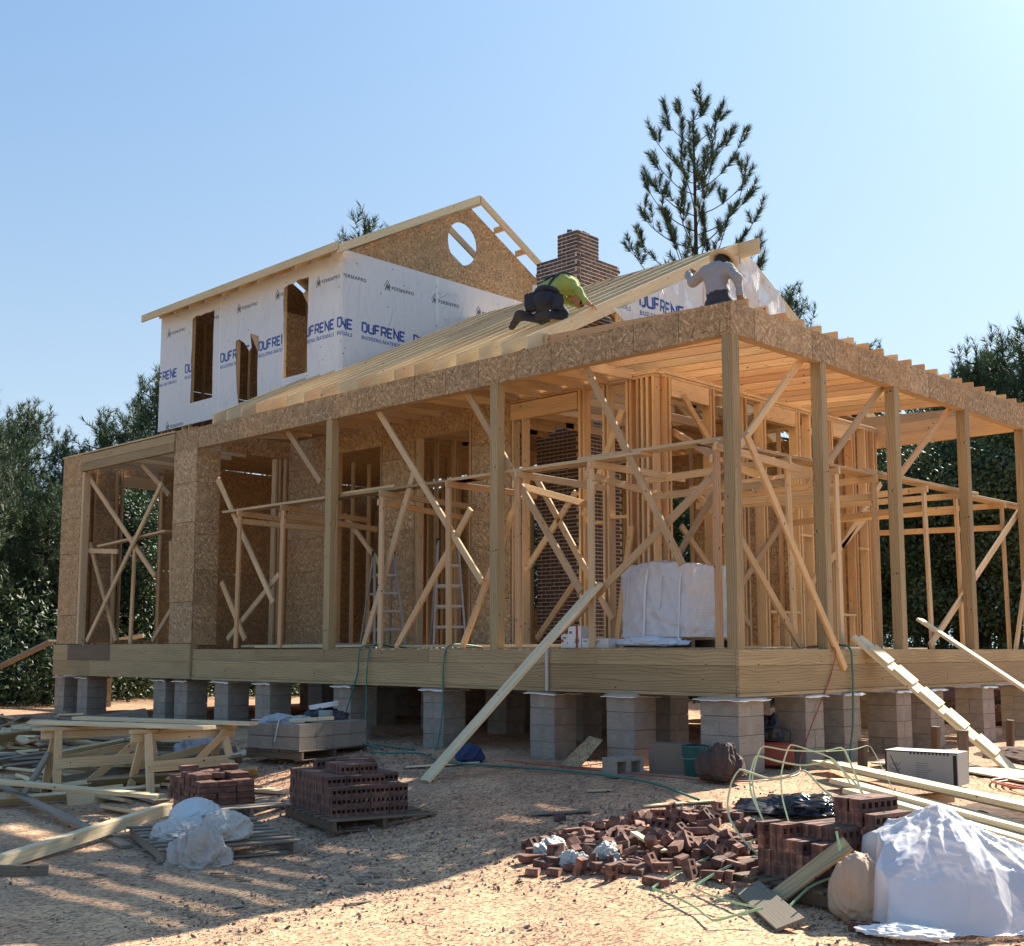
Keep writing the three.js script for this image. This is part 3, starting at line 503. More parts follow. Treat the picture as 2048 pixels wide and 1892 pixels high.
{
  // upper floor, porch side, with three openings cut out raggedly
  const z = ZF + 0.006, y0 = 6.0, w = UXR - UXL + 0.02, h = 2.52;
  const m = wrapMat(w, h, [[-0.32, 1.08], [1.01, 1.09], [2.34, 1.09], [3.67, 1.09], [5.0, 1.09], [6.1, 1.09]], [[0.25, 2.02], [1.55, 2.03], [2.88, 2.03], [4.18, 2.03], [5.45, 2.0], [0.3, 0.02]], 5, [[5.9, 2.4], [2.1, 2.3]]);
  const o = (a, dy = 0) => a.map(([X, Y]) => [X, Y, z]);
  const rag = (x0, x1, ya, yb) => { const p = [[x0, ya], [x1, ya]]; for (let k = 1; k < 6; k++) p.push([x1 + rr(-0.018, 0.012), ya + (yb - ya) * k / 6]); p.push([x1, yb]); for (let k = 1; k < 5; k++) p.push([x1 + (x0 - x1) * k / 5, yb + rr(-0.035, 0.02)]); p.push([x0, yb - 0.04]); for (let k = 5; k > 0; k--) p.push([x0 + rr(-0.02, 0.03), ya + (yb - 0.04 - ya) * k / 6]); return o(p); };
  const W2 = o([[-12.57, 6.12], [-11.93, 6.12], [-11.95, 6.7], [-11.94, 7.3], [-12.02, 7.34], [-12.22, 7.48], [-12.16, 7.22], [-12.25, 7.16], [-12.4, 7.34], [-12.6, 7.46], [-12.72, 7.44], [-12.7, 7.0], [-12.65, 6.5]]);
  prism(house, 'house_wrap', [[UXL, y0, z], [UXR + 0.012, y0, z], [UXR + 0.012, y0 + h, z], [UXL, y0 + h, z]], [0, 0, 0.004], m, w, h, [rag(-14.35, -13.52, 6.44, 8.24), W2, rag(-11.13, -10.36, 6.44, 8.22)], false).userData.label = 'white wrap film printed in blue, three openings slit in it';
  // returns of the film inside the openings and the loose flap
  prism(house, 'wrap_flap', [[-12.2, 7.5, z + 0.02], [-11.94, 7.1, z + 0.01], [-11.93, 7.4, z + 0.01]], [0, 0, 0.003], PINE[2]);
}
{
  const xx = UXR + 0.014, y0 = 6.2, w = 6.1, h = 2.3;
  const m = wrapMat(w, h, [[-0.8, 0.86], [0.42, 0.87], [1.64, 0.87], [2.86, 0.87]], [[-0.2, 1.8], [0.93, 1.8], [2.09, 1.8], [3.25, 1.8], [4.41, 1.8]], 15, [[0.1, 2.2], [2.6, 2.1], [3.0, 1.4]]);
  const p = [[xx, y0, ZF + 0.012], [xx, y0, -8], [xx, y0 + h, -8], [xx, y0 + h, ZF + 0.012]];
  prism(house, 'house_wrap', p, [0.004, 0, 0], m, w, h, [], false).userData.label = 'white wrap film printed in blue on the side wall under the gable';
}
{ // lower gable film, slack and pulled, seen behind the end rafter
  const xx = -3.06, y0 = 5.5, w = 6.2, h = 2.4, N = 46, M = 24;
  const m = wrapMat(w, h, [[-0.62, 0.78], [0.6, 0.78], [1.82, 0.78], [3.0, 0.78]], [[2.2, 1.75]], 25, [[0.5, 0.7], [2.9, 2.0], [4.2, 1.2]]);
  const pos = [], uv = [], idx = [], top = z => Math.min(7.84, z > -4.9 ? RY(z) - 0.18 : RY(-9.8 - z) - 0.05);
  for (let j = 0; j <= M; j++) for (let i = 0; i <= N; i++) {
    const z = -1.72 - (w - 1.7) * i / N, lo = i === 0 ? 6.1 : Math.max(5.5, 6.1 - (-1.72 - z) * 0.5), hi = Math.max(lo + 0.05, top(z) - (i === 0 ? 0.02 : 0)), y = lo + (hi - lo) * j / M;
    const fold = 0.02 * Math.sin(z * 9 + y * 4) + 0.05 * (fbm(z * 1.6, y * 1.2, 3) - 0.5) + (z < -4.6 ? 0.1 * Math.sin((y - 7.8) / (Math.abs(z + 4.9) + 0.4) * 6) * (1 - j / M) : 0);
    pos.push(xx + fold, y, z); uv.push((-1.72 - z) / w, (y - y0) / h);
    if (i < N && j < M) { const a = j * (N + 1) + i, b = a + 1, c = a + N + 1; idx.push(a, b, c, b, c + 1, c); }
  }
  const g = new THREE.BufferGeometry(); g.setAttribute('position', new THREE.Float32BufferAttribute(pos, 3)); g.setAttribute('uv', new THREE.Float32BufferAttribute(uv, 2)); g.setIndex(idx); g.computeVertexNormals();
  m.side = THREE.DoubleSide; m.transmission = 0.25;
  mesh('house_wrap', g, m, house).userData.label = 'slack white wrap film on the open lower gable';
  // gable studs behind it
  for (let z = -1.9; z > -7.6; z -= 0.5) HB('stud', [-3.12, 5.3, z], [-3.12, top(z) - 0.06, z], 0.089, 0.038, pick(PINE), [1, 0, 0]);
}

// ---------- temporary braces on the porch ----------
const BR = [ // x0,y0,x1,y1 in the plane z
  [-8.6, 4.99, -7.62, 3.99, -0.2], [-6.3, 4.99, -4.05, 2.32, -0.17], [-6.58, 1.47, -5.48, 3.98, -0.24], [-5.8, 1.47, -4.3, 3.31, -0.2], [-4.5, 1.47, -3.44, 3.42, -0.24], [-4.42, 4.99, -2.34, 2.14, -0.17],
  [-2.29, 4.99, -0.84, 2.4, -0.17], [-2.75, 1.66, -0.3, 3.48, -0.24], [-10.68, 4.36, -8.95, 2.19, -0.3], [-10.55, 2.58, -9.8, 1.6, -0.35], [-10.4, 1.62, -8.94, 2.65, -0.4],
  [-15.05, 4.82, -12.36, 2.75, -0.12], [-14.72, 1.6, -12.12, 4.4, -0.06], [-14.98, 3.5, -13.8, 1.6, -0.17], [-13.1, 4.85, -12.1, 4.2, -0.2], [-12.7, 1.6, -11.9, 2.3, -0.3]];
for (const [a, b, c, d, z] of BR) HB('brace', [a, b, z], [c, d, z], 0.089, 0.038, pick(PINE));
for (const [a, b, c, d] of [[-4.82, 2.59, -3.84, 3.65], [-3.12, 1.6, -2.86, 3.1], [-4.63, 3.95, -3.2, 1.85], [-9.09, 3.73, -8.01, 2.74], [-4.6, 1.6, -3.85, 2.4], [-3.7, 3.3, -3.0, 4.7]]) HB('brace', [a, b, ZF + 0.09], [c, d, ZF + 0.09], 0.089, 0.038, pick(PINE));
for (const [a, b, c, d, x] of [[3.78, -0.2, 1.22, -2.2, 0.022], [2.79, -0.33, 1.47, -1.68, -0.25], [3.7, -0.4, 4.98, -1.84, -0.2], [3.72, -2.33, 4.98, -3.9, -0.2], [3.75, -4.2, 4.97, -5.95, -0.2], [1.5, -4.94, 3.74, -8.44, -0.2], [1.42, -7.6, 3.6, -8.6, -0.1]]) HB('brace', [x, a, b], [x, c, d], 0.089, 0.038, pick(PINE), [0, 1, 0]);
for (const [a, b, c, d] of [[2.35, -3.7, 4.07, -5.72], [2.45, -5.63, 3.71, -7.59], [3.07, -6.6, 4.24, -8.0], [3.1, -2.3, 1.8, -3.9], [4.9, -2.4, 3.6, -3.8]]) HB('brace', [XR + 0.1, a, b], [XR + 0.1, c, d], 0.089, 0.038, pick(PINE));
// braces that run from the scaffold back to the corner of the body
for (const [p, q] of [[[-0.3, 3.4, -0.3], [-2.45, 2.2, -1.8]], [[-0.4, 3.55, -0.35], [-2.5, 4.4, -2.3]], [[-0.45, 2.9, -0.4], [-2.4, 3.6, -2.6]]]) HB('brace', p, q, 0.089, 0.038, pick(PINE));

// ---------- scaffolds ----------
const sc1 = thing('scaffold', 'makeshift timber scaffold with plank walkway along the left porch front', 'scaffold', [0, 0, 0]);
for (const x of [-9.72, -8.5, -6.08, -4.68, -3.38, -2.15, -0.33]) {
  const l = rr(-0.03, 0.03); bar(sc1, 'leg', [x + l, 1.468, -0.14], [x, 3.7, -0.14], 0.089, 0.038, pick(PINE), [1, 0, 0]);
  bar(sc1, 'ledger', [x + 0.04, 3.67, -0.06], [x + 0.04 + rr(-0.12, 0.12), 3.63 + rr(-0.05, 0.04), ZF + 0.05], 0.089, 0.038, pick(PINE));
  if (x < -5 || x > -4) bar(sc1, 'ledger', [x - 0.04, 3.55, -0.1], [x - 0.04 + rr(-0.3, 0.3), 3.48 + rr(-0.1, 0.06), ZF + 0.06], 0.089, 0.038, pick(PINE));
}
for (const [a, b, y, z] of [[-10.25, -7.3, 3.735, -0.25], [-7.5, -4.3, 3.735, -0.3], [-4.7, -1.4, 3.735, -0.26], [-2.4, -0.3, 3.775, -0.3], [-5.9, -7.1, 3.775, -0.32], [-1.9, -2.9, 3.775, -0.55]]) bar(sc1, 'plank', [a, y, z], [b, y, z], 0.235, 0.038, pick([TREAT[1], PINE[4], PINE[0]]), [0, 0, 1]);
bar(sc1, 'ledger', [-15.05, 3.36, -0.15], [-13.9, 3.28, -0.2], 0.089, 0.038, PINE[0]); bar(sc1, 'plank', [-14.6, 3.42, -0.2], [-12.1, 3.55, -0.2], 0.14, 0.038, PINE[4], [0, 0, 1]);
for (const x of [-14.2, -13.5, -12.0]) bar(sc1, 'leg', [x, 1.55, -0.3], [x + rr(-0.2, 0.05), 3.38, -0.3], 0.089, 0.038, pick(PINE), [1, 0, 0]);
const sc2 = thing('scaffold', 'makeshift timber scaffold with sagging plank walkway along the right porch side', 'scaffold', [0, 0, 0]);
for (const z of [-1.55, -2.7, -3.68, -5.14, -6.17, -7.82]) {
  bar(sc2, 'leg', [-0.28 + rr(-0.03, 0.03), 1.42, z - 0.05], [-0.3, 3.7, z], 0.089, 0.038, pick(PINE), [0, 0, 1]);
  bar(sc2, 'ledger', [-0.22, 3.67, z + 0.04], [XR + 0.05, 3.67 + rr(-0.06, 0.05), z + 0.04 + rr(-0.08, 0.08)], 0.089, 0.038, pick(PINE));
  bar(sc2, 'ledger', [-0.3, 3.4 + rr(-0.1, 0.1), z - 0.04], [XR + 0.05, 3.42 + rr(-0.1, 0.1), z - 0.04], 0.089, 0.038, pick(PINE));
}
for (const [a, b, y] of [[-0.1, -3.9, 3.735], [-3.5, -6.9, 3.775], [-6.4, -8.9, 3.735]]) bar(sc2, 'plank', [-0.4, y, a], [-0.38, y, b], 0.235, 0.038, pick([PINE[2], PINE[4]]), [1, 0, 0]);
bar(sc2, 'plank', [-0.62, 3.775, -0.25], [-0.6, 3.775, -1.7], 0.18, 0.038, WEATH[1], [1, 0, 0]);

// ---------- chimney ----------
{
  const ch = thing('chimney', 'brown brick chimney with stepped top rising through the open rafters', 'chimney', [0, 0, 0]);
  const x0 = -7.47, x1 = -6.49, z0 = -4.9, z1 = -6.1, P = 0.0685, bh = 0.0545, L = 0.196, Dp = 0.09, joint = 0.013;
  const core = (n, a, b, c, d, y0, y1) => { const g = new THREE.BoxGeometry(b - a - 0.005, y1 - y0, c - d - 0.005); const m = mesh(n, g, MORTAR, ch); m.position.set((a + b) / 2, (y0 + y1) / 2, (c + d) / 2); };
  core('mortar_core', x0, x1, z0, z1, 1.45, 8.5); core('mortar_core', -6.95, x1, z0, -5.5, 8.5, 8.92);
  const geos = [0, 1, 2].map(() => blockGeo(L, bh, Dp, 0.005, 0.5)), half = [0, 1].map(() => blockGeo(Dp, bh, Dp, 0.005, 0.5));
  const rest = []; let count = 0;
  const put = (isHalf, x, y, z, ry, own) => {
    const g = isHalf ? pick(half) : pick(geos), mt = pick(CBRICK);
    x += rr(-0.001, 0.001); z += rr(-0.001, 0.001);
    if (own && count < 296) { const m = mesh('brick', g, mt, ch); m.position.set(x, y, z); m.rotation.set(0, ry + rr(-0.01, 0.01), rr(-0.008, 0.008)); count++; }
    else rest.push(g.clone().applyMatrix4(new THREE.Matrix4().makeRotationY(ry).setPosition(x, y, z)));
  };
  const course = (y, a, b, c, d, odd, own) => {
    const run = (len, at) => { let s = odd ? -0.1 : 0; while (s < len - 0.02) { const st = Math.max(0, s), en = Math.min(len, s + L); if (en - st > 0.12) at((st + en) / 2, false); else if (en - st > 0.06) at((st + en) / 2, true); s += L + joint; } };
    run(b - a, (t, hf) => put(hf, a + t, y, c - Dp / 2 + 0.002, 0, own)); run(c - d, (t, hf) => put(hf, b - Dp / 2 + 0.002, y, c - t, Math.PI / 2, own));
  };
  let k = 0; const order = [];
  for (let y = 1.49; y < 8.5; y += P) order.push(y);
  for (const y of order) if (y > 7.55) course(y, x0, x1, z0, z1, k++ % 2, true);
  for (let y = 8.54; y < 8.92; y += P) course(y, -6.95, x1, z0, -5.5, k++ % 2, true);
  for (const y of order) if (y <= 7.55) course(y, x0, x1, z0, z1, k++ % 2, y > 2.2 && y < 4.9 && k % 4 === 0);
  const r = mesh('brick', mergeGeometries(rest), CBRICK[0], ch); r.userData.kind = 'stuff';
  for (const [x, y, z] of [[-6.75, 8.95, -5.0], [-6.6, 8.95, -5.25], [-6.85, 8.94, -5.3]]) { const m = mesh('cap_brick', geos[0], CBRICK[1], ch); m.position.set(x, y, z); m.rotation.y = rr(0, 3); }
}

// ---------- block piers ----------
const courseBlocks = [0, 1, 2].map(() => blockGeo(0.399, 0.2, 0.197, 0.004, 0.6)), capFoils = [0, 1, 2].map(i => {
  const g = new THREE.BoxGeometry(0.5, 0.008, 0.5, 12, 1, 12), p = g.attributes.position;
  for (let k = 0; k < p.count; k++) { const x = p.getX(k), z = p.getZ(k), e = Math.max(Math.abs(x), Math.abs(z)); p.setY(k, p.getY(k) - sstep(0.19, 0.25, e) * (0.025 + 0.03 * vn(x * 14 + i * 9, z * 14)) + 0.006 * vn(x * 30, z * 30 + i)); p.setX(k, x * (1 + 0.1 * (vn(z * 9 + i, 3) - 0.5))); p.setZ(k, z * (1 + 0.1 * (vn(x * 9 + i, 7) - 0.5))); }
  g.computeVertexNormals(); return g;
});
function pier(x, z, label, group, n = 4, top = 0.942, foil = true, s = 1, turn = 0) {
  const gyv = Math.min(gy(x, z), gy(x + 0.2, z + 0.2)) - 0.02, p = thing('block_pier', label, 'pier', [x, gyv, z], turn, group);
  n = Math.max(4, Math.ceil((top - gyv) / 0.2032));
  for (let k = 0; k < n; k++) for (const q of [-1, 1]) {
    const m = mesh('block', pick(courseBlocks), pick(CONC), p); const y = top - 0.1 - k * 0.2032 - gyv, o = 0.0995 * s * q;
    if (k % 2) { m.rotation.y = Math.PI / 2; m.position.set(o, y, 0); } else m.position.set(0, y, o);
    m.scale.set(s, 1, s); m.position.x += rr(-0.003, 0.003);
  }
  if (foil) { const f = mesh('flashing', pick(capFoils), FOIL, p); f.position.y = top + 0.004 - gyv; f.rotation.y = pick([0, 1.57, 3.14]); f.scale.set(s, 1, s); }
  return p;
}
pier(-0.26, -0.24, 'wide grey block pier under the front corner of the porch', 'porch piers', 4, 0.942, true, 1.22);
const fl = ['first', 'second', 'third', 'fourth', 'fifth', 'sixth', 'seventh', 'eighth', 'ninth', 'tenth'];
[-1.55, -2.85, -4.82, -6.78, -8.78, -9.95, -11.2, -11.9, -14.75, -15.7].forEach((x, i) => pier(x, -0.22 + (i === 0 ? 0.1 : 0), `grey block pier, ${fl[i]} left of the corner pier under the porch front`, 'porch piers'));
[-1.55, -2.42, -3.75, -4.7, -6.35, -7.95].forEach((z, i) => pier(-0.22, z, `grey block pier, ${fl[i]} behind the corner pier along the right porch side`, 'porch piers'));
pier(-17.6, -1.8, 'grey block pier under the far left side porch', 'porch piers');
for (const z of [-2.2, -4.2, -6.2, -8.0]) for (let x = -2.6; x > -15.9; x -= 1.5) pier(x, z, 'shaded block pier deep under the house floor', 'piers under the house floor', 4, 1.0, false);
// ---------- trees ----------
const BARK = std({ color: rgb(0.1, 0.075, 0.055), map: greyTex, bumpMap: greyTex, bumpScale: 0.01 });
const leafMat = (r, g, b, tr = 0.25) => new THREE.MeshPhysicalMaterial({ color: rgb(r, g, b), roughness: 0.7, side: THREE.DoubleSide, transmission: tr, thickness: 0, vertexColors: true });
const NEEDLE = [leafMat(0.05, 0.09, 0.03), leafMat(0.042, 0.075, 0.03), leafMat(0.062, 0.1, 0.03)];
const LEAF = [leafMat(0.055, 0.1, 0.03), leafMat(0.045, 0.085, 0.026), leafMat(0.07, 0.115, 0.035)];
function limb(out, pts, r0, r1, rad = 5) { // tapered tube
  const c = new THREE.CatmullRomCurve3(pts.map(p => V(...p))), n = Math.max(3, pts.length * 3), g = new THREE.TubeGeometry(c, n, 1, rad), p = g.attributes.position;
  for (let i = 0; i <= n; i++) { const o = c.getPointAt(i / n), r = r0 + (r1 - r0) * i / n; for (let k = 0; k <= rad; k++) { const q = i * (rad + 1) + k; p.setXYZ(q, o.x + (p.getX(q) - o.x) * r, o.y + (p.getY(q) - o.y) * r, o.z + (p.getZ(q) - o.z) * r); } }
  g.computeVertexNormals(); out.push(g); return c;
}
class Blades { // thin triangles gathered into one crown
  constructor() { this.p = []; this.c = []; }
  add(a, b, w, f) { // a base, b tip, w width vector
    this.p.push(a.x - w.x, a.y - w.y, a.z - w.z, a.x + w.x, a.y + w.y, a.z + w.z, b.x, b.y, b.z); for (let k = 0; k < 3; k++) this.c.push(f, f, f);
  }
  geo() { const g = new THREE.BufferGeometry(); g.setAttribute('position', new THREE.Float32BufferAttribute(this.p, 3)); g.setAttribute('color', new THREE.Float32BufferAttribute(this.c, 3)); g.computeVertexNormals(); return g; }
}
const rv = () => { const u = rnd() * 2 - 1, a = rnd() * 6.2832, s = Math.sqrt(1 - u * u); return V(s * Math.cos(a), u, s * Math.sin(a)); };
function tuft(bl, at, dir, len, nl, n, w) { // bottlebrush of needles round a shoot
  dir = dir.clone().normalize();
  for (let i = 0; i < n; i++) {
    const t = rnd(), a = at.clone().addScaledVector(dir, (t - 0.75) * len), s = rv(); s.addScaledVector(dir, -s.dot(dir)).normalize();
    const d = dir.clone().multiplyScalar(rr(0.5, 1.1) + t * 0.5).add(s.clone().multiplyScalar(rr(0.5, 1))).normalize(); d.y -= 0.06;
    const L = nl * rr(0.75, 1.1), wv = d.clone().cross(rv()).normalize().multiplyScalar(w);
    bl.add(a, a.clone().addScaledVector(d, L), wv, rr(0.6, 1.25));
  }
}
function heroPine() {
  const H = 16.1, t = thing('pine_tree', 'tall young pine with bristly upswept branches standing against the sky behind the roof', 'tree', [-11.55, gy0(-11, -15), -15.7], 0, 'pines behind the house');
  const wood = [], bl = new Blades();
  const trunkPts = [[0, 0, 0], [0.05, 4, 0], [-0.05, 8, 0.03], [0.02, 12, 0], [0, H - 0.4, 0]];
  const tg = []; limb(tg, trunkPts, 0.17, 0.025, 8); mesh('trunk', tg[0], BARK, t);
  for (let y = 5.2; y < H - 0.3; y += 0.62) {
    const f = (H - y) / (H - 5), n = y > H - 2.2 ? 3 : 4, a0 = rnd() * 6.28;
    for (let k = 0; k < n; k++) {
      const a = a0 + k / n * 6.28 + rr(-0.4, 0.4), L = (0.4 + 2.75 * Math.pow(f, 0.66)) * rr(0.7, 1.08), yy = y + rr(-0.2, 0.2), up = rr(0.5, 0.85);
      const pt = (s, l = 0) => V(Math.cos(a + l) * L * s, yy + L * (0.25 * s + up * s * s), Math.sin(a + l) * L * s);
      const P = [V(0, yy, 0), pt(0.35), pt(0.7, rr(-0.12, 0.12)), pt(1, rr(-0.2, 0.2))];
      const c = limb(wood, P.map(q => [q.x, q.y, q.z]), 0.012 + 0.02 * f, 0.008);
      tuft(bl, P[3].clone().add(V(0, 0.12, 0)), c.getTangent(1).add(V(0, 0.5, 0)), 0.6, 0.25, 120, 0.0095);
      const ns = Math.round(1 + L * 2.0);
      for (let q = 0; q < ns; q++) {
        const s = rr(0.38, 0.92), b = c.getPointAt(s), tn = c.getTangent(s), sd = rv(); sd.y = Math.abs(sd.y) * 0.6; const d = tn.multiplyScalar(0.8).add(sd.multiplyScalar(0.8)).normalize(), l = rr(0.25, 0.7) * (0.5 + 0.5 * f), e = b.clone().addScaledVector(d, l).add(V(0, l * 0.35, 0));
        limb(wood, [[b.x, b.y, b.z], [(b.x + e.x) / 2, (b.y + e.y) / 2 - 0.03, (b.z + e.z) / 2], [e.x, e.y, e.z]], 0.009, 0.006, 4);
        tuft(bl, e, d.clone().add(V(0, 0.6, 0)), 0.36, 0.23, 110, 0.009);
      }
    }
  }
  for (let k = 0; k < 7; k++) tuft(bl, V(rr(-0.1, 0.1), H - 0.15 - k * 0.28, rr(-0.1, 0.1)), V(rr(-0.25, 0.25), 1, rr(-0.25, 0.25)), 0.6, 0.26, 130, 0.0095);
  mesh('branches', mergeGeometries(wood), BARK, t); mesh('crown', bl.geo(), NEEDLE[1], t);
}
heroPine();
// woodland pines and broadleaf trees: a few crowns, each stood several times
function woodlandTree(kind, H, sp, s) {
  seed = s; const wood = [], bl = new Blades(), g = new THREE.Group(); g.name = kind === 0 ? 'pine_tree' : 'broadleaf_tree';
  const tg = []; limb(tg, [[0, -0.2, 0], [0.1, H * 0.35, 0.05], [-0.08, H * 0.7, 0], [0, H * 0.97, 0]], 0.012 * H + 0.04, 0.03, 7); mesh('trunk', tg[0], BARK, g);
  const clump = (c, r, n, sz) => { for (let i = 0; i < n; i++) { const d = rv(), a = c.clone().addScaledVector(d, r * Math.pow(rnd(), 0.4)), e = rv(); if (kind === 0) { e.y = Math.abs(e.y) + 0.3; e.normalize(); } const w = e.clone().cross(rv()).normalize().multiplyScalar(sz * (kind === 0 ? 0.09 : 0.45)); bl.add(a, a.clone().addScaledVector(e, sz * rr(0.7, 1.3)), w, rr(0.55, 1.3)); } };
  const n = kind === 0 ? 46 : 40;
  for (let k = 0; k < n; k++) {
    const f = Math.pow((k + rnd()) / n, 0.85), y = H * (kind === 0 ? 0.3 + 0.66 * f : 0.22 + 0.7 * f), a = k * 2.4 + rr(-0.5, 0.5), env = kind === 0 ? Math.pow(1 - f, 0.7) + 0.08 : Math.sin(Math.PI * Math.min(1, 0.18 + f * 0.8)), L = sp * env * rr(0.6, 1.1), up = kind === 0 ? rr(0.2, 0.5) : rr(0.1, 0.5);
    const e = V(Math.cos(a) * L, y + L * up, Math.sin(a) * L), m = V(Math.cos(a) * L * 0.5, y + L * up * 0.3, Math.sin(a) * L * 0.5);
    limb(wood, [[0, y, 0], [m.x, m.y, m.z], [e.x, e.y, e.z]], 0.03 + 0.02 * (1 - f), 0.012, 4);
    const cs = Math.ceil(2 + L * 2.2);
    for (let q = 0; q < cs; q++) {
      const s2 = rr(0.35, 1.05), c = V(e.x * s2, y + L * up * s2 * s2, e.z * s2).add(rv().multiplyScalar(0.35 * sp * 0.35));
      if (kind === 0) { for (let h = 0; h < 3; h++) { const at = c.clone().add(rv().multiplyScalar(0.3)); tuft(bl, at, rv().multiplyScalar(0.5).add(V(Math.cos(a) * 0.3, 0.9, Math.sin(a) * 0.3)), 0.45, 0.27, 30, 0.012); } }
      else clump(c, 0.55, 120, 0.1);
    }
  }
  if (kind === 0) for (let k = 0; k < 4; k++) tuft(bl, V(0, H * 0.98 - k * 0.3, 0), V(0, 1, 0), 0.5, 0.3, 40, 0.014);
  mesh('branches', mergeGeometries(wood), BARK, g); mesh('crown', bl.geo(), kind === 0 ? NEEDLE[s % 3] : LEAF[s % 3], g);
  return g;
}
const F0 = V(-0.6969, 0, -0.7172), R0 = V(0.7172, 0, -0.6969);
{
  const kinds = [woodlandTree(0, 11, 2.4, 101), woodlandTree(0, 12.5, 2.2, 202), woodlandTree(0, 10, 2.9, 303), woodlandTree(1, 9, 3.0, 404), woodlandTree(1, 7.5, 2.7, 505)];
  seed = 777;
  const spots = [];
  // [bearing in degrees right of the view, distance, height in m, kind]
  for (const q of [[-24.5, 34, 8.3, 2], [-22.2, 38, 8.7, 0], [-20.6, 41, 8.4, 1], [-19.2, 36, 6.9, 0], [-18.2, 44, 8.3, 1], [-16.6, 40, 10.4, 0], [-17.5, 42, 9.8, 1], [-18.9, 43, 9.3, 2], [-15.4, 46, 10, 1], [-14.2, 48, 10, 0], [-23.4, 31, 6.6, 1], [-21.2, 31, 5.4, 2], [-17.6, 33, 5.6, 4], [-24.8, 37, 6.4, 4], [-22.6, 35, 5.8, 3], [-20.2, 37, 5.6, 4], [-18.6, 38, 6.2, 3], [-25.5, 29, 7.4, 0], [-16.2, 35, 6, 3], [-13.4, 42, 7.5, 4], [-19.9, 46, 8.6, 1], [-23.0, 44, 9.2, 0],
    [-11.5, 44, 8, 3], [-9.5, 40, 7.5, 4], [-7.2, 42, 16.9, 1], [-6.5, 45, 8, 0], [-5, 42, 8, 3], [-2, 44, 8, 4], [1, 42, 8, 3], [4, 44, 8.5, 0], [7, 42, 8, 4], [10, 40, 8, 3], [12.5, 44, 8.5, 0], [13.3, 44, 14.6, 1],
    [14.6, 44, 11.0, 1], [15.8, 46, 12.9, 0], [16.9, 45, 12.5, 1], [17.6, 36, 8.4, 3], [18.6, 40, 9.0, 4], [19.6, 42, 10.0, 2], [20.6, 38, 9.6, 2], [21.5, 36, 9.9, 2], [22.6, 38, 10.7, 2], [23.9, 36, 10.6, 2], [25.4, 37, 11.0, 2], [16.2, 34, 7.0, 4], [19.0, 32, 7.0, 3], [21.0, 31, 7.0, 4], [22.8, 30, 7.2, 3], [24.6, 30, 7.4, 4], [13.5, 36, 7, 3], [27, 36, 11, 2], [26.5, 30, 8, 3],
    [14.9, 39, 7.6, 4], [17.8, 45, 9, 3], [20.2, 46, 10.4, 0], [22.0, 46, 11.6, 1], [24.6, 46, 12, 0]]) spots.push(q);
  spots.sort((a, b) => a[0] - b[0]); const cnt = {}, ord = ['first', 'second', 'third', 'fourth', 'fifth', 'sixth', 'seventh', 'eighth', 'ninth', 'tenth', 'eleventh', 'twelfth', 'thirteenth', 'fourteenth', 'fifteenth', 'sixteenth'];
  for (const [deg, D, h, k] of spots) {
    const a = deg * Math.PI / 180, p = V(7.216, 0, 10.864).addScaledVector(F0, D * Math.cos(a)).addScaledVector(R0, D * Math.sin(a));
    const o = kinds[k].clone(), H0 = [11, 12.5, 10, 9, 7.5][k], s = h / H0;
    o.name = numbered(k < 3 ? 'pine_tree' : 'broadleaf_tree'); o.position.set(p.x, gy0(p.x, p.z) - 0.1, p.z); o.rotation.y = rnd() * 6.28; o.scale.set(s * rr(0.95, 1.2), s, s * rr(0.95, 1.2));
    const side = deg < -13 ? 'left of the house' : deg < 13.6 ? 'behind the house' : 'right of the house';
    const kk = (k < 3 ? 'p' : 'b') + side; cnt[kk] = (cnt[kk] || 0) + 1;
    tag(o, k < 3 ? `dark green pine, ${ord[cnt[kk] - 1]} from the left of the pines ${side}` : `leafy broadleaf tree, ${ord[cnt[kk] - 1]} from the left of those ${side}`, 'tree', `${k < 3 ? 'pines' : 'broadleaf trees'} ${side}`); scene.add(o);
  }
}
{ // undergrowth at the wood's edge: one mass
  seed = 4242; const bl = new Blades();
  for (let i = 0; i < 520; i++) {
    const deg = rr(-27, 29) * Math.PI / 180, D = rr(27, 47), p = V(7.216, 0, 10.864).addScaledVector(F0, D * Math.cos(deg)).addScaledVector(R0, D * Math.sin(deg)), r = rr(0.7, 1.7), hgt = deg < -0.22 ? rr(1.2, 3.4) : rr(0.5, 1.9);
    if (p.x > -19 && p.x < 3 && p.z > -13) continue;
    for (let k = 0; k < 700; k++) { const d = rv().multiplyScalar(Math.pow(rnd(), 0.4)); d.y = Math.abs(d.y); const a = V(p.x + d.x * r, gy0(p.x, p.z) + d.y * hgt, p.z + d.z * r), e = rv(), w = e.clone().cross(rv()).normalize().multiplyScalar(0.034); bl.add(a, a.clone().addScaledVector(e, rr(0.07, 0.17)), w, rr(0.5, 1.3)); }
  }
  tag(mesh('undergrowth', bl.geo(), LEAF[1], scene), 'dark leafy undergrowth along the edge of the wood', 'undergrowth', null, 'stuff');
}
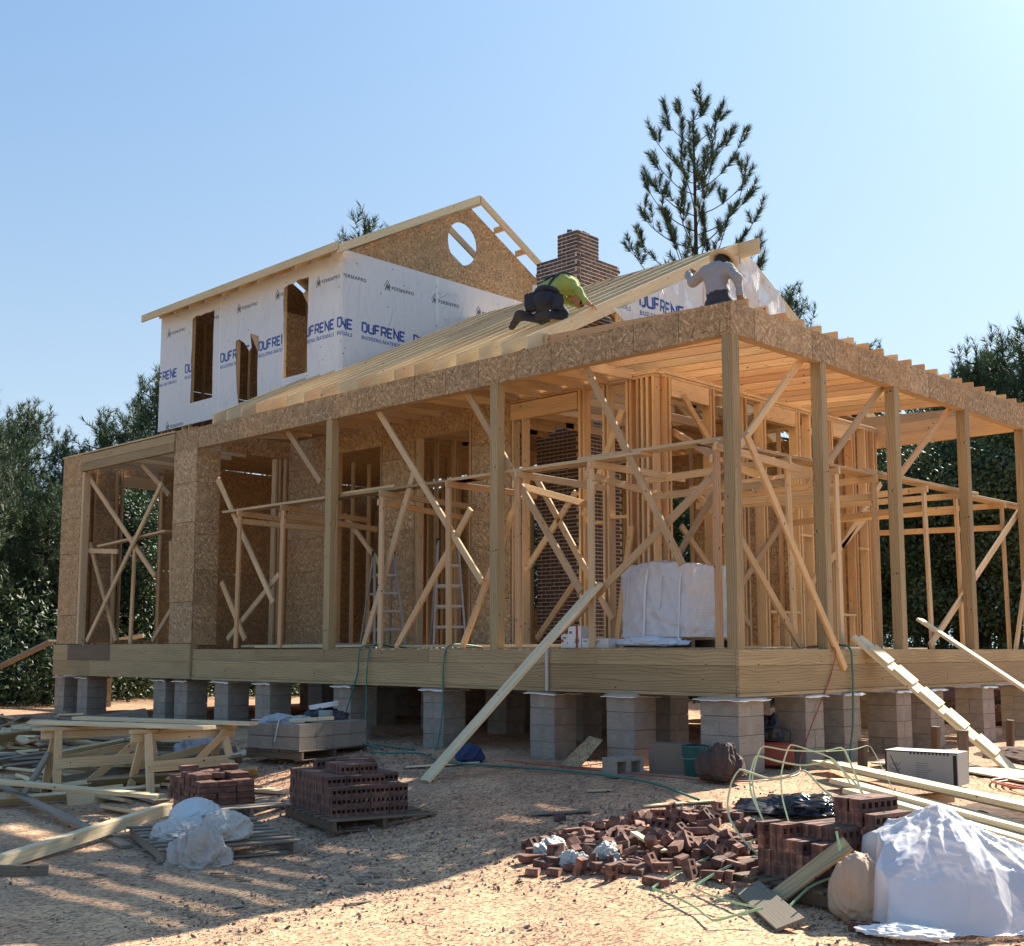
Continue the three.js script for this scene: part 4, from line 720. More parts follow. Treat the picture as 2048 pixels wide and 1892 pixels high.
// ---------- timber and tools around the house ----------
seed = 9090;
const onG = (x, z, h = 0) => [x, gy(x, z) + h, z];
const loose = (name, a, b, w, t, mat, label, group, up, warp = 0) => { const m = bar(scene, name, a, b, w, t, mat, up, 0.003, warp); return tag(m, label, 'board', group); };
loose('leaning_plank', [-2.1, 2.22, -0.2], [-2.66, gy(-2.66, 2.05) + 0.015, 2.05], 0.2, 0.04, YEL[2], 'long pale plank leaning from the ground up onto the porch front', null, [1, 0, 0.3]);
{ // cleated ramp on the right side
  const r = thing('cleated_ramp', 'narrow plank ramp with nailed cleats rising to the right porch side', 'ramp', [0, 0, 0]);
  const A = V(-0.12, 1.6, -2.76), B = V(1.5, gy(1.5, -3.3) + 0.03, -3.3), d = B.clone().sub(A);
  for (const s of [-0.075, 0.075]) bar(r, 'ramp_board', [A.x - 0.05 * s, A.y, A.z + s], [B.x, B.y, B.z + s], 0.14, 0.04, YEL[2], [0, 0, 1]);
  for (const f of [0.17, 0.33, 0.5, 0.66, 0.85]) { const c = A.clone().addScaledVector(d, f), u = d.clone().normalize(); bar(r, 'cleat', [c.x - u.x * 0.14, c.y - u.y * 0.14 + 0.042, c.z - u.z * 0.14], [c.x + u.x * 0.14, c.y + u.y * 0.14 + 0.042, c.z + u.z * 0.14], 0.27, 0.04, pick(YEL), [0, 0, 1]); }
}
loose('leaning_plank', [-0.2, 1.85, -4.65], [2.6, 0.16, -4.1], 0.14, 0.038, YEL[2], 'thin pale plank sloping down to the right from the right porch side', null, [0, 0, 1]);
loose('leaning_plank', [-15.98, 1.62, 0.02], [-18.6, 0.95, 0.2], 0.2, 0.04, WEATH[0], 'grey plank sloping down at the far left corner of the house', null, [0, 0, 1]);
// sawhorses
function sawhorse(ax, az, bx, bz, label) {
  const a = V(ax, 0, az), b = V(bx, 0, bz), d = b.clone().sub(a), L = d.length(), u = d.clone().normalize(), n = V(-u.z, 0, u.x), t = thing('sawhorse', label, 'sawhorse', [ax, 0, az], 0, 'sawhorses by the lumber heap'), top = 0.53;
  const q = (s, y, o) => [u.x * s + n.x * o, y, u.z * s + n.z * o];
  bar(t, 'beam', q(-0.12, top - 0.02, 0), q(L + 0.12, top - 0.02, 0), 0.14, 0.04, PINE[3], [n.x, 0, n.z]); bar(t, 'beam', q(-0.12, top - 0.09, 0), q(L + 0.12, top - 0.09, 0), 0.09, 0.04, PINE[1]);
  for (const s of [0.06, L - 0.06]) for (const o of [-1, 1]) { const x = ax + u.x * s + n.x * 0.26 * o, z = az + u.z * s + n.z * 0.26 * o; bar(t, 'leg', q(s + (s < 0.5 ? -0.05 : 0.05), gy(x, z) - 0.005, 0.26 * o), q(s, top - 0.04, 0.05 * o), 0.09, 0.038, pick([PINE[3], PINE[1]]), [u.x, 0, u.z]); }
  bar(t, 'stretcher', q(0, 0.12, 0.19), q(L, 0.14, 0.19), 0.12, 0.03, PINE[1]); bar(t, 'stretcher', q(0.05, 0.1, -0.2), q(L, 0.3, -0.16), 0.09, 0.03, PINE[0]);
  bar(t, 'brace', q(L - 0.05, top - 0.06, 0.1), q(0.25, gy(ax, az) + 0.03, 0.24), 0.09, 0.03, PINE[3]);
  return t;
}
sawhorse(-5.6, 3.78, -5.55, 2.7, 'pine sawhorse nearer the brick stacks, carrying the right ends of two planks');
sawhorse(-6.75, 4.3, -6.55, 3.1, 'pine sawhorse at the left, carrying the left ends of two planks');
loose('plank', [-7.25, 0.57, 4.28], [-4.87, 0.57, 3.34], 0.24, 0.04, YEL[2], 'front one of two pale planks laid across the sawhorses', 'planks on the sawhorses', [0.3, 0, 1]);
loose('plank', [-7.75, 0.57, 3.5], [-5.1, 0.57, 2.6], 0.19, 0.04, YEL[0], 'rear one of two pale planks laid across the sawhorses', 'planks on the sawhorses', [0.3, 0, 1]);
// boards lying on the left
loose('fallen_board', [-2.3, gy(-2.3, 7) + 0.03, 7.2], [-3.72, -0.12, 4.5], 0.11, 0.09, YEL[2], 'long pale timber running to the left edge in front of the lumber heap', 'long boards on the left ground', [0, 1, 0]);
loose('fallen_board', [-7.2, 0.05, 5.6], [-4.2, -0.06, 4.3], 0.16, 0.04, YEL[1], 'pale board lying in front of the sawhorse feet', 'long boards on the left ground', [0.3, 0, 1]);
loose('fallen_board', [-7.0, -0.06, 4.9], [-2.85, gy(-2.85, 5.4) + 0.02, 5.4], 0.1, 0.03, WEATH[2], 'grey strip running under the pale timber towards the bags', 'long boards on the left ground', [0.3, 0, 1]);
loose('fallen_board', [-2.55, gy(-2.5, 6.9) + 0.04, 7.1], [-2.2, gy(-2.2, 6.4) + 0.03, 6.42], 0.1, 0.05, WEATH[1], 'short weathered board at the bottom left edge', 'long boards on the left ground', [0, 1, 0]);
// the heap of offcuts: every board its own
for (let i = 0; i < 120; i++) {
  const f = Math.pow(rnd(), 0.9), x = rr(-13.5, -4.6), zc = 4.3 + (x + 4.6) * 0.24, z = zc + rr(-1.25, 0.75); if (x > -6.2 && z > 3.6 && rnd() < 0.6) continue;
  const L = rr(0.35, 2.4), a = rr(-0.35, 0.35) + (rnd() < 0.3 ? rr(0.8, 2) : 0.25), lift = 0.02 + 0.3 * f * sstep(-4.4, -7.5, x) * sstep(0.8, -0.4, z - zc), tl = rr(-0.06, 0.08), dx = Math.cos(a) * L / 2, dz = -Math.sin(a) * L / 2;
  loose('offcut_board', [x - dx, gy(x - dx, z - dz) + lift - tl * 0.3, z - dz], [x + dx, gy(x + dx, z + dz) + lift + tl, z + dz], pick([0.09, 0.14, 0.19]), 0.038, pick([...YEL, ...WEATH, PINE[4], TREAT[1]]), 'pine offcut lying loose in the lumber heap under and around the sawhorses', 'offcuts in the lumber heap', [rr(-0.3, 0.3), rr(-0.2, 0.5), 1], rnd() < 0.2 ? rr(-0.03, 0.04) : 0);
}
for (const [x, z, a, p] of [[-6.9, 4.55, 1.2, 0.35], [-8.6, 3.6, 0.4, 0.3]]) loose('offcut_board', [x, gy(x, z), z], [x + 0.1, gy(x, z) + p + 0.15, z - 0.25], 0.12, 0.035, WEATH[2], a > 1 ? 'short board standing tilted in the lumber heap, left of the sawhorses' : 'short board standing tilted at the back of the lumber heap', 'offcuts in the lumber heap', [1, 0, 0]);

// ---------- pallets, blocks, bricks ----------
function pallet(x, z, yaw, w, d, label, mats, y) {
  const t = thing('pallet', label, 'pallet', [x, y === undefined ? gy(x, z) : y, z], yaw, 'wooden pallets');
  for (const o of [-0.46, 0, 0.46]) bar(t, 'stringer', [-w / 2, 0.055, o * d], [w / 2, 0.055, o * d], 0.085, 0.038, pick(mats));
  for (let k = 0; k < 8; k++) { const X = -w / 2 + 0.05 + (w - 0.1) * k / 7; bar(t, 'deck_board', [X, 0.107, -d / 2], [X + rr(-0.015, 0.015), 0.107 + rr(-0.003, 0.006), d / 2], 0.095, 0.016, pick(mats), [1, 0, 0]); }
  for (const k of [-0.44, 0, 0.44]) bar(t, 'bottom_board', [k * w, 0.006, -d / 2], [k * w, 0.006, d / 2], 0.095, 0.014, pick(mats), [1, 0, 0]);
  return t;
}
const shapeBrick = (() => { // cored brick: bed face in xy, thickness along z
  const mk = (nh) => { const s = new THREE.Shape(); s.moveTo(-0.095, -0.0435); s.lineTo(0.095, -0.0435); s.lineTo(0.095, 0.0435); s.lineTo(-0.095, 0.0435); s.closePath();
    for (let k = 0; k < nh; k++) { const c = -0.095 + 0.19 * (k + 0.5) / nh, h = new THREE.Path(), r = nh === 4 ? 0.0155 : 0.019; h.moveTo(c - r, -r); h.lineTo(c - r, r); h.lineTo(c + r, r); h.lineTo(c + r, -r); h.closePath(); s.holes.push(h); }
    const g = new THREE.ExtrudeGeometry(s, { depth: 0.056, bevelEnabled: false, steps: 1 }); g.translate(0, 0, -0.028); const uv = g.attributes.uv; for (let i = 0; i < uv.count; i++) uv.setXY(i, uv.getX(i) * 2 + rnd() * 0.002, uv.getY(i) * 2); return g; };
  return [mk(4), mk(3)];
})();
const solidBrick = [0, 1, 2].map(() => blockGeo(0.19, 0.057, 0.09, 0.006, 0.5));
function brickStack(name, label, x, z, yaw, NX, NZ, H, y, mats, sc = 1) {
  const t = thing('brick_stack', label, 'bricks', [x, y, z], yaw, 'brick stacks'), px = 0.194 * sc, pz = 0.0585 * sc, py = 0.0885 * sc;
  const h = (i, j) => i < 0 || j < 0 || i >= NX || j >= NZ ? 0 : H(i, j), hs = []; for (let i = 0; i < NX; i++) { hs.push([]); for (let j = 0; j < NZ; j++) hs[i].push(Math.round(H(i, j))); }
  const hh = (i, j) => i < 0 || j < 0 || i >= NX || j >= NZ ? 0 : hs[i][j];
  for (let i = 0; i < NX; i++) for (let j = 0; j < NZ; j++) for (let k = 0; k < hs[i][j]; k++) {
    const open = k === hs[i][j] - 1 || hh(i - 1, j) <= k || hh(i, j + 1) <= k || (hh(i + 1, j) <= k && i < NX - 1); if (!open) continue;
    const m = mesh('brick', shapeBrick[name], pick(mats), t); m.position.set((i + 0.5) * px + rr(-0.004, 0.004), (k + 0.5) * py, (j + 0.5) * pz); m.rotation.y = rr(-0.015, 0.015) + (rnd() < 0.5 ? Math.PI : 0); m.scale.setScalar(sc); if (k === hs[i][j] - 1 && rnd() < 0.12) m.rotation.y += rr(-0.25, 0.25);
  }
  return t;
}
const yw = (zx, zz) => Math.atan2(zx, zz);
// right stack by the white sheet
{
  const Hs = [[4, 2, 4, 4, 3, 3, 3, 2, 3, 3, 0, 0], [2, 2, 3, 4, 4, 4, 4, 4, 4, 4, 0, 0], [0, 0, 3, 4, 4, 4, 6, 6, 6, 6, 5, 5], [0, 0, 0, 3, 3, 4, 6, 6, 6, 6, 5, 5]], b = gy(2.6, 3.0) + 0.1;
  const y = yw(0.98, 0.2); brickStack(1, 'stepped stack of cored bricks beside the white plastic sheet, cut straps hanging over it', 2.2, 3.12, y, 4, 12, (i, j) => Hs[i][j], b, BRICK, 1.06);
  pallet(2.64, 2.85, y + Math.PI / 2, 1.0, 1.0, 'dark pallet under the stepped brick stack on the right', BROWN, b - 0.115);
}
// middle-left stack
{
  const b = gy(-2.3, 3.6) + 0.115, y = yw(0.96, 0.28);
  brickStack(0, 'tall dark stack of cored bricks left of the leaning plank', -3.02, 3.55, y, 4, 20, (i, j) => { let h = j > 17 ? 3 : j > 15 ? (i === 3 ? 3 : 4) : 4; if (i >= 1 && j > 7 && j < 15) h = i === 3 ? 4 : 5; if (i === 0 && j > 3 && j < 12) h = 4.4; if (i > 0 && j < 6) h = 4.6; return h + (hash(i * 31, Math.floor(j / 2)) - 0.5) * 0.7; }, b, [BRICK[0], BRICK[1], BRICK[3], BRICK[5]]);
  pallet(-2.2, 3.32, y + Math.PI / 2, 1.3, 1.08, 'brown pallet under the tall dark brick stack', BROWN, b - 0.115);
}
// old solid bricks next to the sawhorses
{
  const t = thing('brick_stack', 'low stack of old solid red bricks beside the sawhorse legs', 'bricks', [-4.15, gy(-4.15, 3.75) + 0.1, 3.75], yw(0.9, 0.2) - Math.PI / 2, 'brick stacks');
  for (let k = 0; k < 6; k++) for (let i = 0; i < 10; i++) for (let j = 0; j < 3; j++) {
    if (k > 3 && (i < 2 || i > 7 || rnd() < 0.4)) continue; if (k > 4 && rnd() < 0.6) continue; if (k < 4 && j === 1 && i > 0 && i < 9) continue;
    const m = mesh('brick', pick(solidBrick), pick([BRICK[0], BRICK[5], BRICK[1], BRICK[2]]), t), turn = k % 2;
    m.position.set((i - 4.5) * 0.1 + rr(-0.006, 0.006), 0.03 + k * 0.06, (j - 1) * 0.2 + rr(-0.012, 0.012)); m.rotation.y = Math.PI / 2 + rr(-0.06, 0.06) + (k > 3 ? rr(-0.4, 0.4) : 0);
  }
  pallet(-3.95, 3.65, yw(0.9, 0.2) - Math.PI / 2, 1.3, 0.8, 'pallet under the old red bricks', WEATH, gy(-4.15, 3.75) - 0.015);
}
// block pallet
{
  const y = yw(0.98, -0.17) - Math.PI / 2, gx = -5.45, gz = 1.55, b = gy(gx, gz);
  pallet(gx, gz, y, 0.95, 1.25, 'pallet under the grey concrete blocks', BROWN, b);
  const t = thing('block_stack', 'low pallet load of grey concrete blocks near the sawhorses', 'concrete blocks', [gx, b + 0.117, gz], y);
  const bg = blockGeo(0.44, 0.155, 0.3, 0.008, 0.6); for (let k = 0; k < 2; k++) for (const i of [-0.5, 0.5]) for (let j = 0; j < 4; j++) { const m = mesh('block', bg, pick(CONC), t); m.position.set(i * 0.45, 0.08 + k * 0.16, (j - 1.5) * 0.306); }
  const sg = new THREE.BufferGeometry(); const P = tubeGeo([[-0.5, 0.34, 0.5], [-0.2, 0.345, 0.3], [0.1, 0.34, 0.62], [0.05, 0.1, 0.63]], 0.008, 20, 4); mesh('strap', P, std({ color: rgb(0.6, 0.6, 0.58) }), t);
}
// black sack with a white foam lid on top of the blocks, and film
const crumple = (rx, ry, rz, s, amp = 0.25, n = 28, flat = 0.3) => { const g = new THREE.IcosahedronGeometry(1, 26), p = g.attributes.position; for (let i = 0; i < p.count; i++) { const v = V(p.getX(i), p.getY(i), p.getZ(i)), a = fbm(v.x * 2.2 + s, v.y * 2.2 + v.z * 1.7 + s * 3, 4) - 0.45, rid = Math.abs(vn(v.x * 4 + s * 5, v.z * 4 + v.y * 3) - 0.5) * 2, rid2 = Math.abs(vn(v.x * 9 + s * 2 + v.y * 5, v.z * 9 - v.y * 6 + s) - 0.5) * 2, rid3 = Math.abs(vn(v.x * 19 + v.y * 11, v.z * 19 + s * 4 - v.y * 9) - 0.5) * 2, k = 1 + amp * a * 2 - amp * 0.5 * rid - amp * 0.2 * rid2 - amp * 0.05 * rid3; let y = v.y * k; if (y < 0) y *= flat; p.setXYZ(i, v.x * k * rx, y * ry, v.z * k * rz); } const m = mergeVertices(g.deleteAttribute('normal').deleteAttribute('uv')); m.computeVertexNormals(); return m; };
const lump = (name, geo, mat, x, y, z, label, cat, turn = 0, group) => { const m = solo(name, geo, mat, label, cat, group); m.position.set(x, y, z); m.rotation.y = turn; return m; };
{
  const b = gy(-5.45, 1.55) + 0.117 + 0.32;
  lump('black_sack', crumple(0.3, 0.16, 0.22, 3, 0.4), std({ color: rgb(0.025, 0.025, 0.03), roughness: 0.35 }), -5.65, b, 1.15, 'crumpled black sack on top of the concrete blocks', 'sack', 0.4);
  const l = solo('foam_lid', new THREE.CylinderGeometry(0.2, 0.19, 0.05, 28, 1), std({ color: rgb(0.8, 0.8, 0.78), roughness: 0.6 }), 'white round lid lying on the black sack', 'lid'); l.position.set(-5.72, b + 0.17, 1.1); l.rotation.set(0.12, 0, 0.1);
  lump('grey_film', crumple(0.38, 0.1, 0.25, 8, 0.5), new THREE.MeshPhysicalMaterial({ color: rgb(0.42, 0.44, 0.47), roughness: 0.4, transmission: 0.2, thickness: 0 }), -5.5, b - 0.01, 1.85, 'crumpled grey film on the front of the concrete blocks', 'plastic film', 0.2);
  lump('grey_film', crumple(0.25, 0.22, 0.2, 18, 0.5), new THREE.MeshPhysicalMaterial({ color: rgb(0.42, 0.44, 0.47), roughness: 0.4, transmission: 0.2, thickness: 0 }), -6.35, gy(-6.3, 2.6) + 0.18, 2.6, 'crumpled grey film lying in the lumber behind the sawhorses', 'plastic film', 1.2);
  loose('offcut_board', [-5.2, b + 0.03, 2.0], [-5.0, b + 0.05, 1.5], 0.09, 0.038, YEL[0], 'short board on top of the concrete blocks', 'offcuts in the lumber heap', [1, 0, 0]);
  const c = loose; const hb = solo('paint_can', new THREE.CylinderGeometry(0.09, 0.09, 0.12, 20), std({ color: rgb(0.3, 0.34, 0.3) }), 'small can standing beside the black sack', 'can'); hb.position.set(-5.35, b + 0.065, 1.35);
}
// empty pallet with cement bags
{
  const y = yw(0.95, 0.32) - Math.PI / 2; pallet(-2.42, 4.82, y, 1.5, 1.2, 'grey weathered pallet with torn white bags lying on it', WEATH);
  const b = gy(-2.42, 4.82) + 0.115, bagM = std({ color: rgb(0.46, 0.44, 0.41), roughness: 0.8 });
  { const [c, x] = cv(512, 256); x.fillStyle = '#b9bcbc'; x.fillRect(0, 0, 512, 256); x.fillStyle = '#2f7f92'; x.fillRect(0, 150, 512, 60); x.fillStyle = '#3f98aa'; x.beginPath(); x.ellipse(80, 170, 110, 60, 0.3, 0, 7); x.fill(); x.fillStyle = '#d9dcdc'; x.beginPath(); x.ellipse(300, 150, 150, 26, -0.1, 0, 7); x.fill();
    const g = crumple(0.42, 0.16, 0.24, 21, 0.14, 28, 0.5), p = g.attributes.position, uv = []; for (let i = 0; i < p.count; i++) uv.push(0.5 + p.getX(i) / 0.9, 0.5 + p.getY(i) / 0.45); g.setAttribute('uv', new THREE.Float32BufferAttribute(uv, 2));
    lump('cement_bag', g, std({ map: canTex(c), roughness: 0.6 }), -2.85, b + 0.1, 4.72, 'full white and teal bag at the back of the grey pallet', 'bag', -0.6); }
  lump('paper_bag', crumple(0.34, 0.15, 0.26, 41, 0.42), bagM, -2.35, b + 0.02, 5.12, 'crumpled empty white bag spread over the left of the grey pallet', 'bag', 0.3);
  lump('paper_bag', crumple(0.3, 0.2, 0.24, 52, 0.25), std({ color: rgb(0.42, 0.38, 0.33), roughness: 0.85 }), -2.05, b + 0.04, 4.9, 'half full dusty bag at the right of the grey pallet', 'bag', -0.5);
  lump('paper_bag', crumple(0.28, 0.3, 0.2, 63, 0.42), std({ color: rgb(0.4, 0.35, 0.31), roughness: 0.88 }), -1.72, b - 0.1, 5.35, 'torn bag hanging off the front edge of the grey pallet', 'bag', 0.9);
}
// rubble heap: loose bricks, each its own
{
  const poly = [[0.12, 3.35], [0.3, 2.2], [0.9, 1.68], [1.6, 2.0], [2.05, 2.65], [2.22, 3.38], [1.65, 3.4], [1.2, 3.68], [0.72, 3.95]];
  const inside = (x, z) => { let c = false; for (let i = 0, j = poly.length - 1; i < poly.length; j = i++) { const [a, b] = poly[i], [d, e] = poly[j]; if ((b > z) !== (e > z) && x < (d - a) * (z - b) / (e - b) + a) c = !c; } return c; };
  const edge = (x, z) => { let m = 9; for (let i = 0; i < poly.length; i++) { const a = poly[i], b = poly[(i + 1) % poly.length], dx = b[0] - a[0], dz = b[1] - a[1], t = Math.min(1, Math.max(0, ((x - a[0]) * dx + (z - a[1]) * dz) / (dx * dx + dz * dz))); m = Math.min(m, Math.hypot(x - a[0] - dx * t, z - a[1] - dz * t)); } return m; };
  const halfB = blockGeo(0.1, 0.057, 0.09, 0.012, 0.5);
  for (let i = 0; i < 215; i++) {
    let x, z; do { x = rr(0.15, 2.2); z = rr(1.75, 3.9); } while (!inside(x, z) && rnd() < 0.965);
    const e = inside(x, z) ? edge(x, z) : 0, lay = rnd() * Math.min(1, e / 0.45), h = 0.028 + 0.085 * lay, kind = rnd();
    const m = mesh('loose_brick', kind < 0.4 ? shapeBrick[1] : kind < 0.75 ? pick(solidBrick) : halfB, pick([...BRICK, BRICK[2], BRICK[4]]), scene);
    m.position.set(x, gy(x, z) + h, z); const til = h < 0.05 ? 0.12 : 0.7; m.rotation.set((kind < 0.4 ? (rnd() < 0.5 ? -Math.PI / 2 : 0) : 0) + rr(-til, til), rr(0, 6.28), rr(-til, til));
    tag(m, 'brick lying loose in the rubble heap in the middle foreground', 'brick', 'bricks in the rubble heap');
  }
  const pap = std({ color: rgb(0.42, 0.42, 0.38), roughness: 0.7 });
  for (const [x, z, r, s, lb] of [[0.42, 3.42, 0.2, 71, 'crumpled pale sheet at the left end of the brick rubble'], [0.85, 3.62, 0.15, 82, 'crumpled pale sheet at the front left of the brick rubble'], [0.98, 3.35, 0.17, 93, 'crumpled pale sheet among the front bricks of the rubble']]) lump('paper_scrap', crumple(r, 0.11, r * 0.6, s, 0.42), pap, x, gy(x, z) + 0.03, z, lb, 'scrap', s);
  loose('offcut_board', [0.95, gy(1, 3) + 0.15, 3.0], [1.35, gy(1.3, 3.1) + 0.08, 3.12], 0.07, 0.02, YEL[2], 'short pale board lying on the brick rubble', null, [0, 0, 1]);
  // two bricks standing on end, and one stray
  for (const [x, z, r, l] of [[2.28, 3.42, 0.3, 'left of two upright bricks in front of the stepped stack'], [2.36, 3.38, 0.3, 'right of two upright bricks in front of the stepped stack'], [-0.25, 2.56, 0.9, 'single dark brick lying alone left of the rubble heap'], [0.72, 3.95, 0.5, 'red broken brick lying alone in front of the rubble heap']]) { const m = mesh('loose_brick', x < 1 ? halfB : shapeBrick[1], x < 0 ? BRICK[3] : BRICK[4], scene); m.position.set(x, gy(x, z) + (x < 1 ? 0.025 : 0.045), z); m.rotation.set(x < 1 ? 0 : -0.0, r, 0); tag(m, l, 'brick'); }
}
// crossed boards in the right foreground
loose('foreground_board', [2.55, gy(2.5, 3.5) + 0.03, 3.52], [2.98, 0.13, 3.2], 0.15, 0.022, TREAT[0], 'brown board propped against the stepped brick stack', 'crossed boards in the foreground', [-0.6, 0.4, -0.5]);
loose('foreground_board', [2.3, gy(2.3, 3.45) + 0.07, 3.42], [2.98, gy(2.98, 3.95) + 0.05, 3.96], 0.2, 0.022, WEATH[1], 'grey board lying in front, crossing the propped one', 'crossed boards in the foreground', [0.6, 0.35, -0.8]);
// green strapping
const STRAP = [std({ color: rgb(0.3, 0.5, 0.3), roughness: 0.45 }), std({ color: rgb(0.5, 0.62, 0.42), roughness: 0.45 })];
const straps = [
  [[2.17, -0.07, 3.04], [2.08, 0.07, 3.15], [2.03, 0.21, 3.22], [2.03, 0.33, 3.24], [2.06, 0.47, 3.23], [2.105, 0.56, 3.2], [2.13, 0.56, 3.17], [2.26, 0.5, 3.04], [2.35, 0.51, 2.95], [2.43, 0.56, 2.88], [2.47, 0.54, 2.84], [2.53, 0.44, 2.77], [2.61, 0.33, 2.67], [2.67, 0.2, 2.59], [2.69, 0.09, 2.56]],
  [[2.05, 0.09, 2.75], [2.02, 0.22, 2.81], [1.99, 0.35, 2.86], [1.99, 0.48, 2.88], [2.03, 0.63, 2.86], [2.06, 0.635, 2.83], [2.15, 0.6, 2.74], [2.27, 0.57, 2.62], [2.36, 0.58, 2.53], [2.43, 0.61, 2.47], [2.46, 0.59, 2.44], [2.56, 0.44, 2.32], [2.61, 0.33, 2.25], [2.65, 0.23, 2.2]],
  [[1.88, 0.06, 2.5], [1.84, 0.23, 2.56], [1.83, 0.42, 2.6], [1.86, 0.57, 2.59], [1.9, 0.68, 2.57], [1.94, 0.685, 2.54], [2.04, 0.66, 2.44], [2.2, 0.65, 2.28], [2.29, 0.66, 2.2], [2.35, 0.68, 2.14], [2.375, 0.65, 2.11], [2.42, 0.46, 2.04], [2.44, 0.32, 1.99], [2.46, 0.18, 1.96]],
  [[1.86, 0.0, 2.1], [1.83, 0.23, 2.16], [1.83, 0.41, 2.18], [1.86, 0.56, 2.17], [1.9, 0.67, 2.15], [1.94, 0.67, 2.12], [2.07, 0.61, 1.98], [2.15, 0.56, 1.9], [2.19, 0.47, 1.83], [2.23, 0.36, 1.78]],
  [[2.16, 0.63, 2.03], [2.33, 0.65, 1.88], [2.41, 0.68, 1.8], [2.44, 0.63, 1.77], [2.5, 0.42, 1.67], [2.53, 0.28, 1.62], [2.54, 0.14, 1.59], [2.53, 0.02, 1.58]],
  [[1.67, -0.08, 2.3], [1.7, -0.13, 2.98], [1.73, -0.18, 3.41], [1.77, -0.24, 3.81], [1.81, -0.25, 3.84], [2.04, -0.25, 3.92], [2.34, -0.26, 4.09], [2.6, -0.27, 4.28], [2.63, -0.27, 4.24], [2.68, -0.25, 4.1], [2.77, -0.22, 3.95]],
  [[1.97, -0.12, 2.75], [1.97, -0.16, 3.21], [2.01, -0.22, 3.62], [2.05, -0.24, 3.66], [2.36, -0.25, 3.79], [2.64, -0.25, 3.83]],
  [[2.83, -0.23, 3.72], [2.79, -0.16, 3.4], [2.84, -0.12, 3.2], [2.88, -0.12, 3.1]],
  [[2.92, 0.21, 3.25], [2.96, 0.03, 3.26], [2.99, -0.12, 3.3], [3.03, -0.22, 3.36], [3.06, -0.3, 3.4]], [[2.62, 0.23, 2.63], [2.73, 0.31, 2.54], [2.8, 0.33, 2.47], [2.85, 0.28, 2.42], [2.86, 0.18, 2.39]]];
['leftmost tall loop of green strapping springing from the stepped brick stack', 'second tall loop of green strapping from the left above the stepped brick stack', 'highest loop of green strapping behind the stepped brick stack', 'loop of green strapping over the black tarp', 'rightmost loop of green strapping above the long boards', 'folded green strap on the sunny ground in front of the rubble', 'shorter folded green strap running under the grey board', 'green strap end curling out below the brick stack', 'green strap hanging straight down beside the white sheet', 'small arch of green strap on top of the brick stack'].forEach((l, i) => {
  const c = new THREE.CatmullRomCurve3(straps[i].map(p => V(...p)), false, 'catmullrom', 0.35), s = new THREE.Shape(); s.moveTo(-0.0015, -0.009); s.lineTo(0.0015, -0.009); s.lineTo(0.0015, 0.009); s.lineTo(-0.0015, 0.009); s.closePath();
  solo('strap', new THREE.ExtrudeGeometry(s, { steps: 60, extrudePath: c, bevelEnabled: false }), STRAP[i < 5 ? 1 : 0], l, 'strap', 'green packing straps');
});
